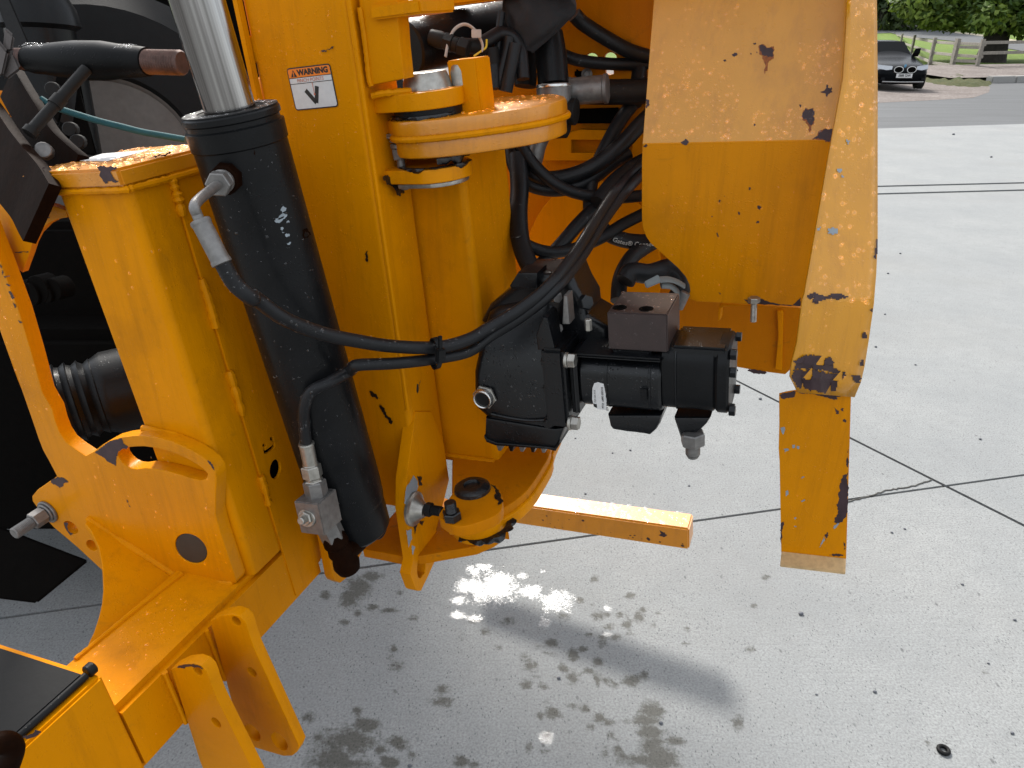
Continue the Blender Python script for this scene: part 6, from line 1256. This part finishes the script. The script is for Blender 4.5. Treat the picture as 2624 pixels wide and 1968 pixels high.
for k in range(5):
    c = at(S(5, 300 + 60 * k, 800 + 40 * (k % 2)), 1.7); MB().rod(c, V((-.3, -1, .1)), .04, .02 + .006 * (k % 3), 14).build('casting_boss', DARK, tr)
MB().hexa([at(S(9, *p), d_) for d_ in (1.35, 1.6) for p in ((-260, 1810), (40, 1790), (280, 1850), (300, 1860))] if 0 else [at(S(13, x, y), d_) for d_ in (1.50, 1.75) for x, y in ((-400, 240), (300, 325), (720, -20), (-400, -450))], .004).build('drawbar', DARK, tr)
BLKT = blackpaint('worn_black_paint', (.004, .0042, .0044), .4, .6, .02, .07)
b = MB()
b.hexa([at(S(1, *p), d_) for d_ in (1.55, 1.62) for p in ((560, 1240), (790, 1260), (690, 960), (640, 600))], .004); b.hexa([at(S(1, *p), d_) for d_ in (1.5, 1.53) for p in ((400, 900), (480, 1010), (560, 640), (470, 560))], .004)
b.hexa([at(S(1, *p), d_) for d_ in (1.62, 1.68) for p in ((430, 1200), (600, 1240), (560, 1020), (440, 960))], .01); b.build('lift_bracket', DARK, tr)
for k, (x, y) in enumerate(((590, 1050), (650, 1150), (450, 730))): MB().rod(at(S(1, x, y), 1.5), V((.2, -1, .2)), .02, .014, 12).build('bracket_bolt', DARK2, tr)
# top link turnbuckle
tl = thing('top_link', 'black top link turnbuckle with rusty threads at both ends above the box post', 'turnbuckle', at(S(1, 700, 480), 1.16))
A0 = at(S(1, 160, 478), 1.19); A1 = at(S(1, 1480, 508), 1.10); da = (A1 - A0).normalized(); LT = (A1 - A0).length; f = LT / 1320
MB().lathe(A0 + da * 70 * f, da, [(0, .016), (.002, .019), (60 * f, .0215), (160 * f, .0225), (260 * f, .0255), (420 * f, .0285), (640 * f, .0285), (780 * f, .0245), (930 * f, .022), (985 * f, .0205), (987 * f, .015)], 32).build('sleeve', BLKT, tl)
MB().lathe(A0 + da * 940 * f, da, [(0, .021), (70 * f, .0205), (72 * f, .0175)], 24).build('lock_collar', DARK2, tl)
RTH = plain('rusty_thread', (.13, .075, .062), .5, .5, ((200, .4, .001),), .5, 70)
MB().stud(A0 + da * 990 * f, da, 330 * f, .0180, .0046).build('thread', RTH, tl)
MB().stud(A0 - da * 90 * f, da, 180 * f, .0165, .0036).build('thread', RTH, tl)
Y0, Y1 = at(S(1, 700, 560), 1.125), at(S(1, 235, 1085), 1.08)
b = MB(); b.tube([Y0, Y1], .0085, 14).tube([Y1.lerp(Y0, -.0), Y1.lerp(Y0, .07)], .011, 14); b.tube([Y0.lerp(Y1, .45), Y0.lerp(Y1, .57)], .0105, 14); b.build('handle', DARK2, tl)
b = MB(); b.hexa([at(S(1, *p), d_) for d_ in (1.17, 1.20) for p in ((10, 620), (60, 650), (175, 560), (95, 380))], .004).hexa([at(S(1, *p), d_) for d_ in (1.17, 1.20) for p in ((20, 420), (100, 420), (120, 290), (40, 215))], .004); b.hexa([at(S(1, *p), d_) for d_ in (1.16, 1.2) for p in ((-60, 620), (25, 620), (70, 420), (-60, 260))], .004); b.build('end_fork', plain('weathered_steel', (.085, .072, .066), .65, .2, ((80, .4, .001),)), tl)
d = Drops()
for _ in range(200):
    t_ = random.uniform(90, 1000) * f; n = (V((0, -.35, 1)) + V((0, random.uniform(-.5, .5), 0))).normalized(); n = (n - da * n.dot(da)).normalized(); d.one(A0 + da * t_ + n * .0235, n, da, .0009 + .0015 * random.random() ** 2)
d.build(tl)
# brown lift arms
LA = 'brown lift arms beside the box post'
for i, (s, lb, dd, wid_) in enumerate((('150,560 230,700 330,860 440,1040 560,1160 680,1260', 'brown steel lift arm nearer the box post top', (1.22, 1.12), .036), ('-120,720 0,880 120,1060 230,1200 350,1340 450,1500', 'brown steel lift arm at the left edge of the photo', (1.15, 1.02), .060))):
    t = thing('lift_arm', lb, 'lift arm', at(S(1, 300, 1000), 1.15), LA); P = cr(dz(1, s, dd), 6); b = MB(); rings = []
    for k, p in enumerate(P):
        tt = (P[min(k + 1, len(P) - 1)] - P[max(k - 1, 0)]).normalized(); wv = (V((-.75, .25, -.55))); wv = (wv - tt * wv.dot(tt)).normalized(); nv = tt.cross(wv)
        rings.append([b.bm.verts.new(p + wv * a_ * wid_ + nv * c_ * .0085) for a_, c_ in ((0, 1), (0, -1), (1.6, -1), (1.6, 1))])
    for A, B in zip(rings, rings[1:]):
        for k in range(4): b.bm.faces.new((A[k], A[(k + 1) % 4], B[(k + 1) % 4], B[k]))
    b.bm.faces.new(rings[0]); b.bm.faces.new(rings[-1]); b.build('arm_bar', RUST, t)
    c = at(S(1, (60, 350)[i] if i else 375, (1300, 1550)[i] if i else 1235), 1.12); MB().rod(c, V((.3, -.8, .3)), .02, .012, 14).build('arm_pin', GALV2, t)
yb = thing('link_bracket', 'worn yellow bracket block between the two brown lift arms', 'bracket', at(S(1, 90, 850), 1.26))
b = MB(); b.hexa([at(S(1, *p), d_) for d_ in (1.26, 1.34) for p in ((-90, 1000), (195, 920), (150, 745), (-90, 725))], .006); b.hexa([at(S(1, *p), d_) for d_ in (1.22, 1.3) for p in ((270, 1210), (400, 1190), (350, 1040), (260, 1080))], .004); b.build('bracket_plate', YELF, yb)
MB().hexa([at(S(1, *p), d_) for d_ in (1.4, 1.44) for p in ((130, 430), (250, 380), (60, -60), (-60, -60))], .003).build('stay_bar', DARK2, tl)
tr_, P = hose('rope', 'teal rope stretched from the lift arms towards the ram', dz(1, '330,800 410,850 500,888 650,935 800,980 1000,1030 1150,1068 1330,1100 1500,1130', (1.20, 1.22)), .0052, ROPE); tr_['category'] = 'rope'
# hook pin at the lower left corner
hkp = thing('hitch_pin', 'bent brown steel pin standing by the end block at the lower left corner', 'pin', M(-.14, -.485, -.75))
MB().tube(cr(dz(13, '-60,1480 20,1455 75,1465 100,1510 80,1590 40,1700 0,1800', (.80, .84))), .0125, 16).build('pin_rod', RUST, hkp)
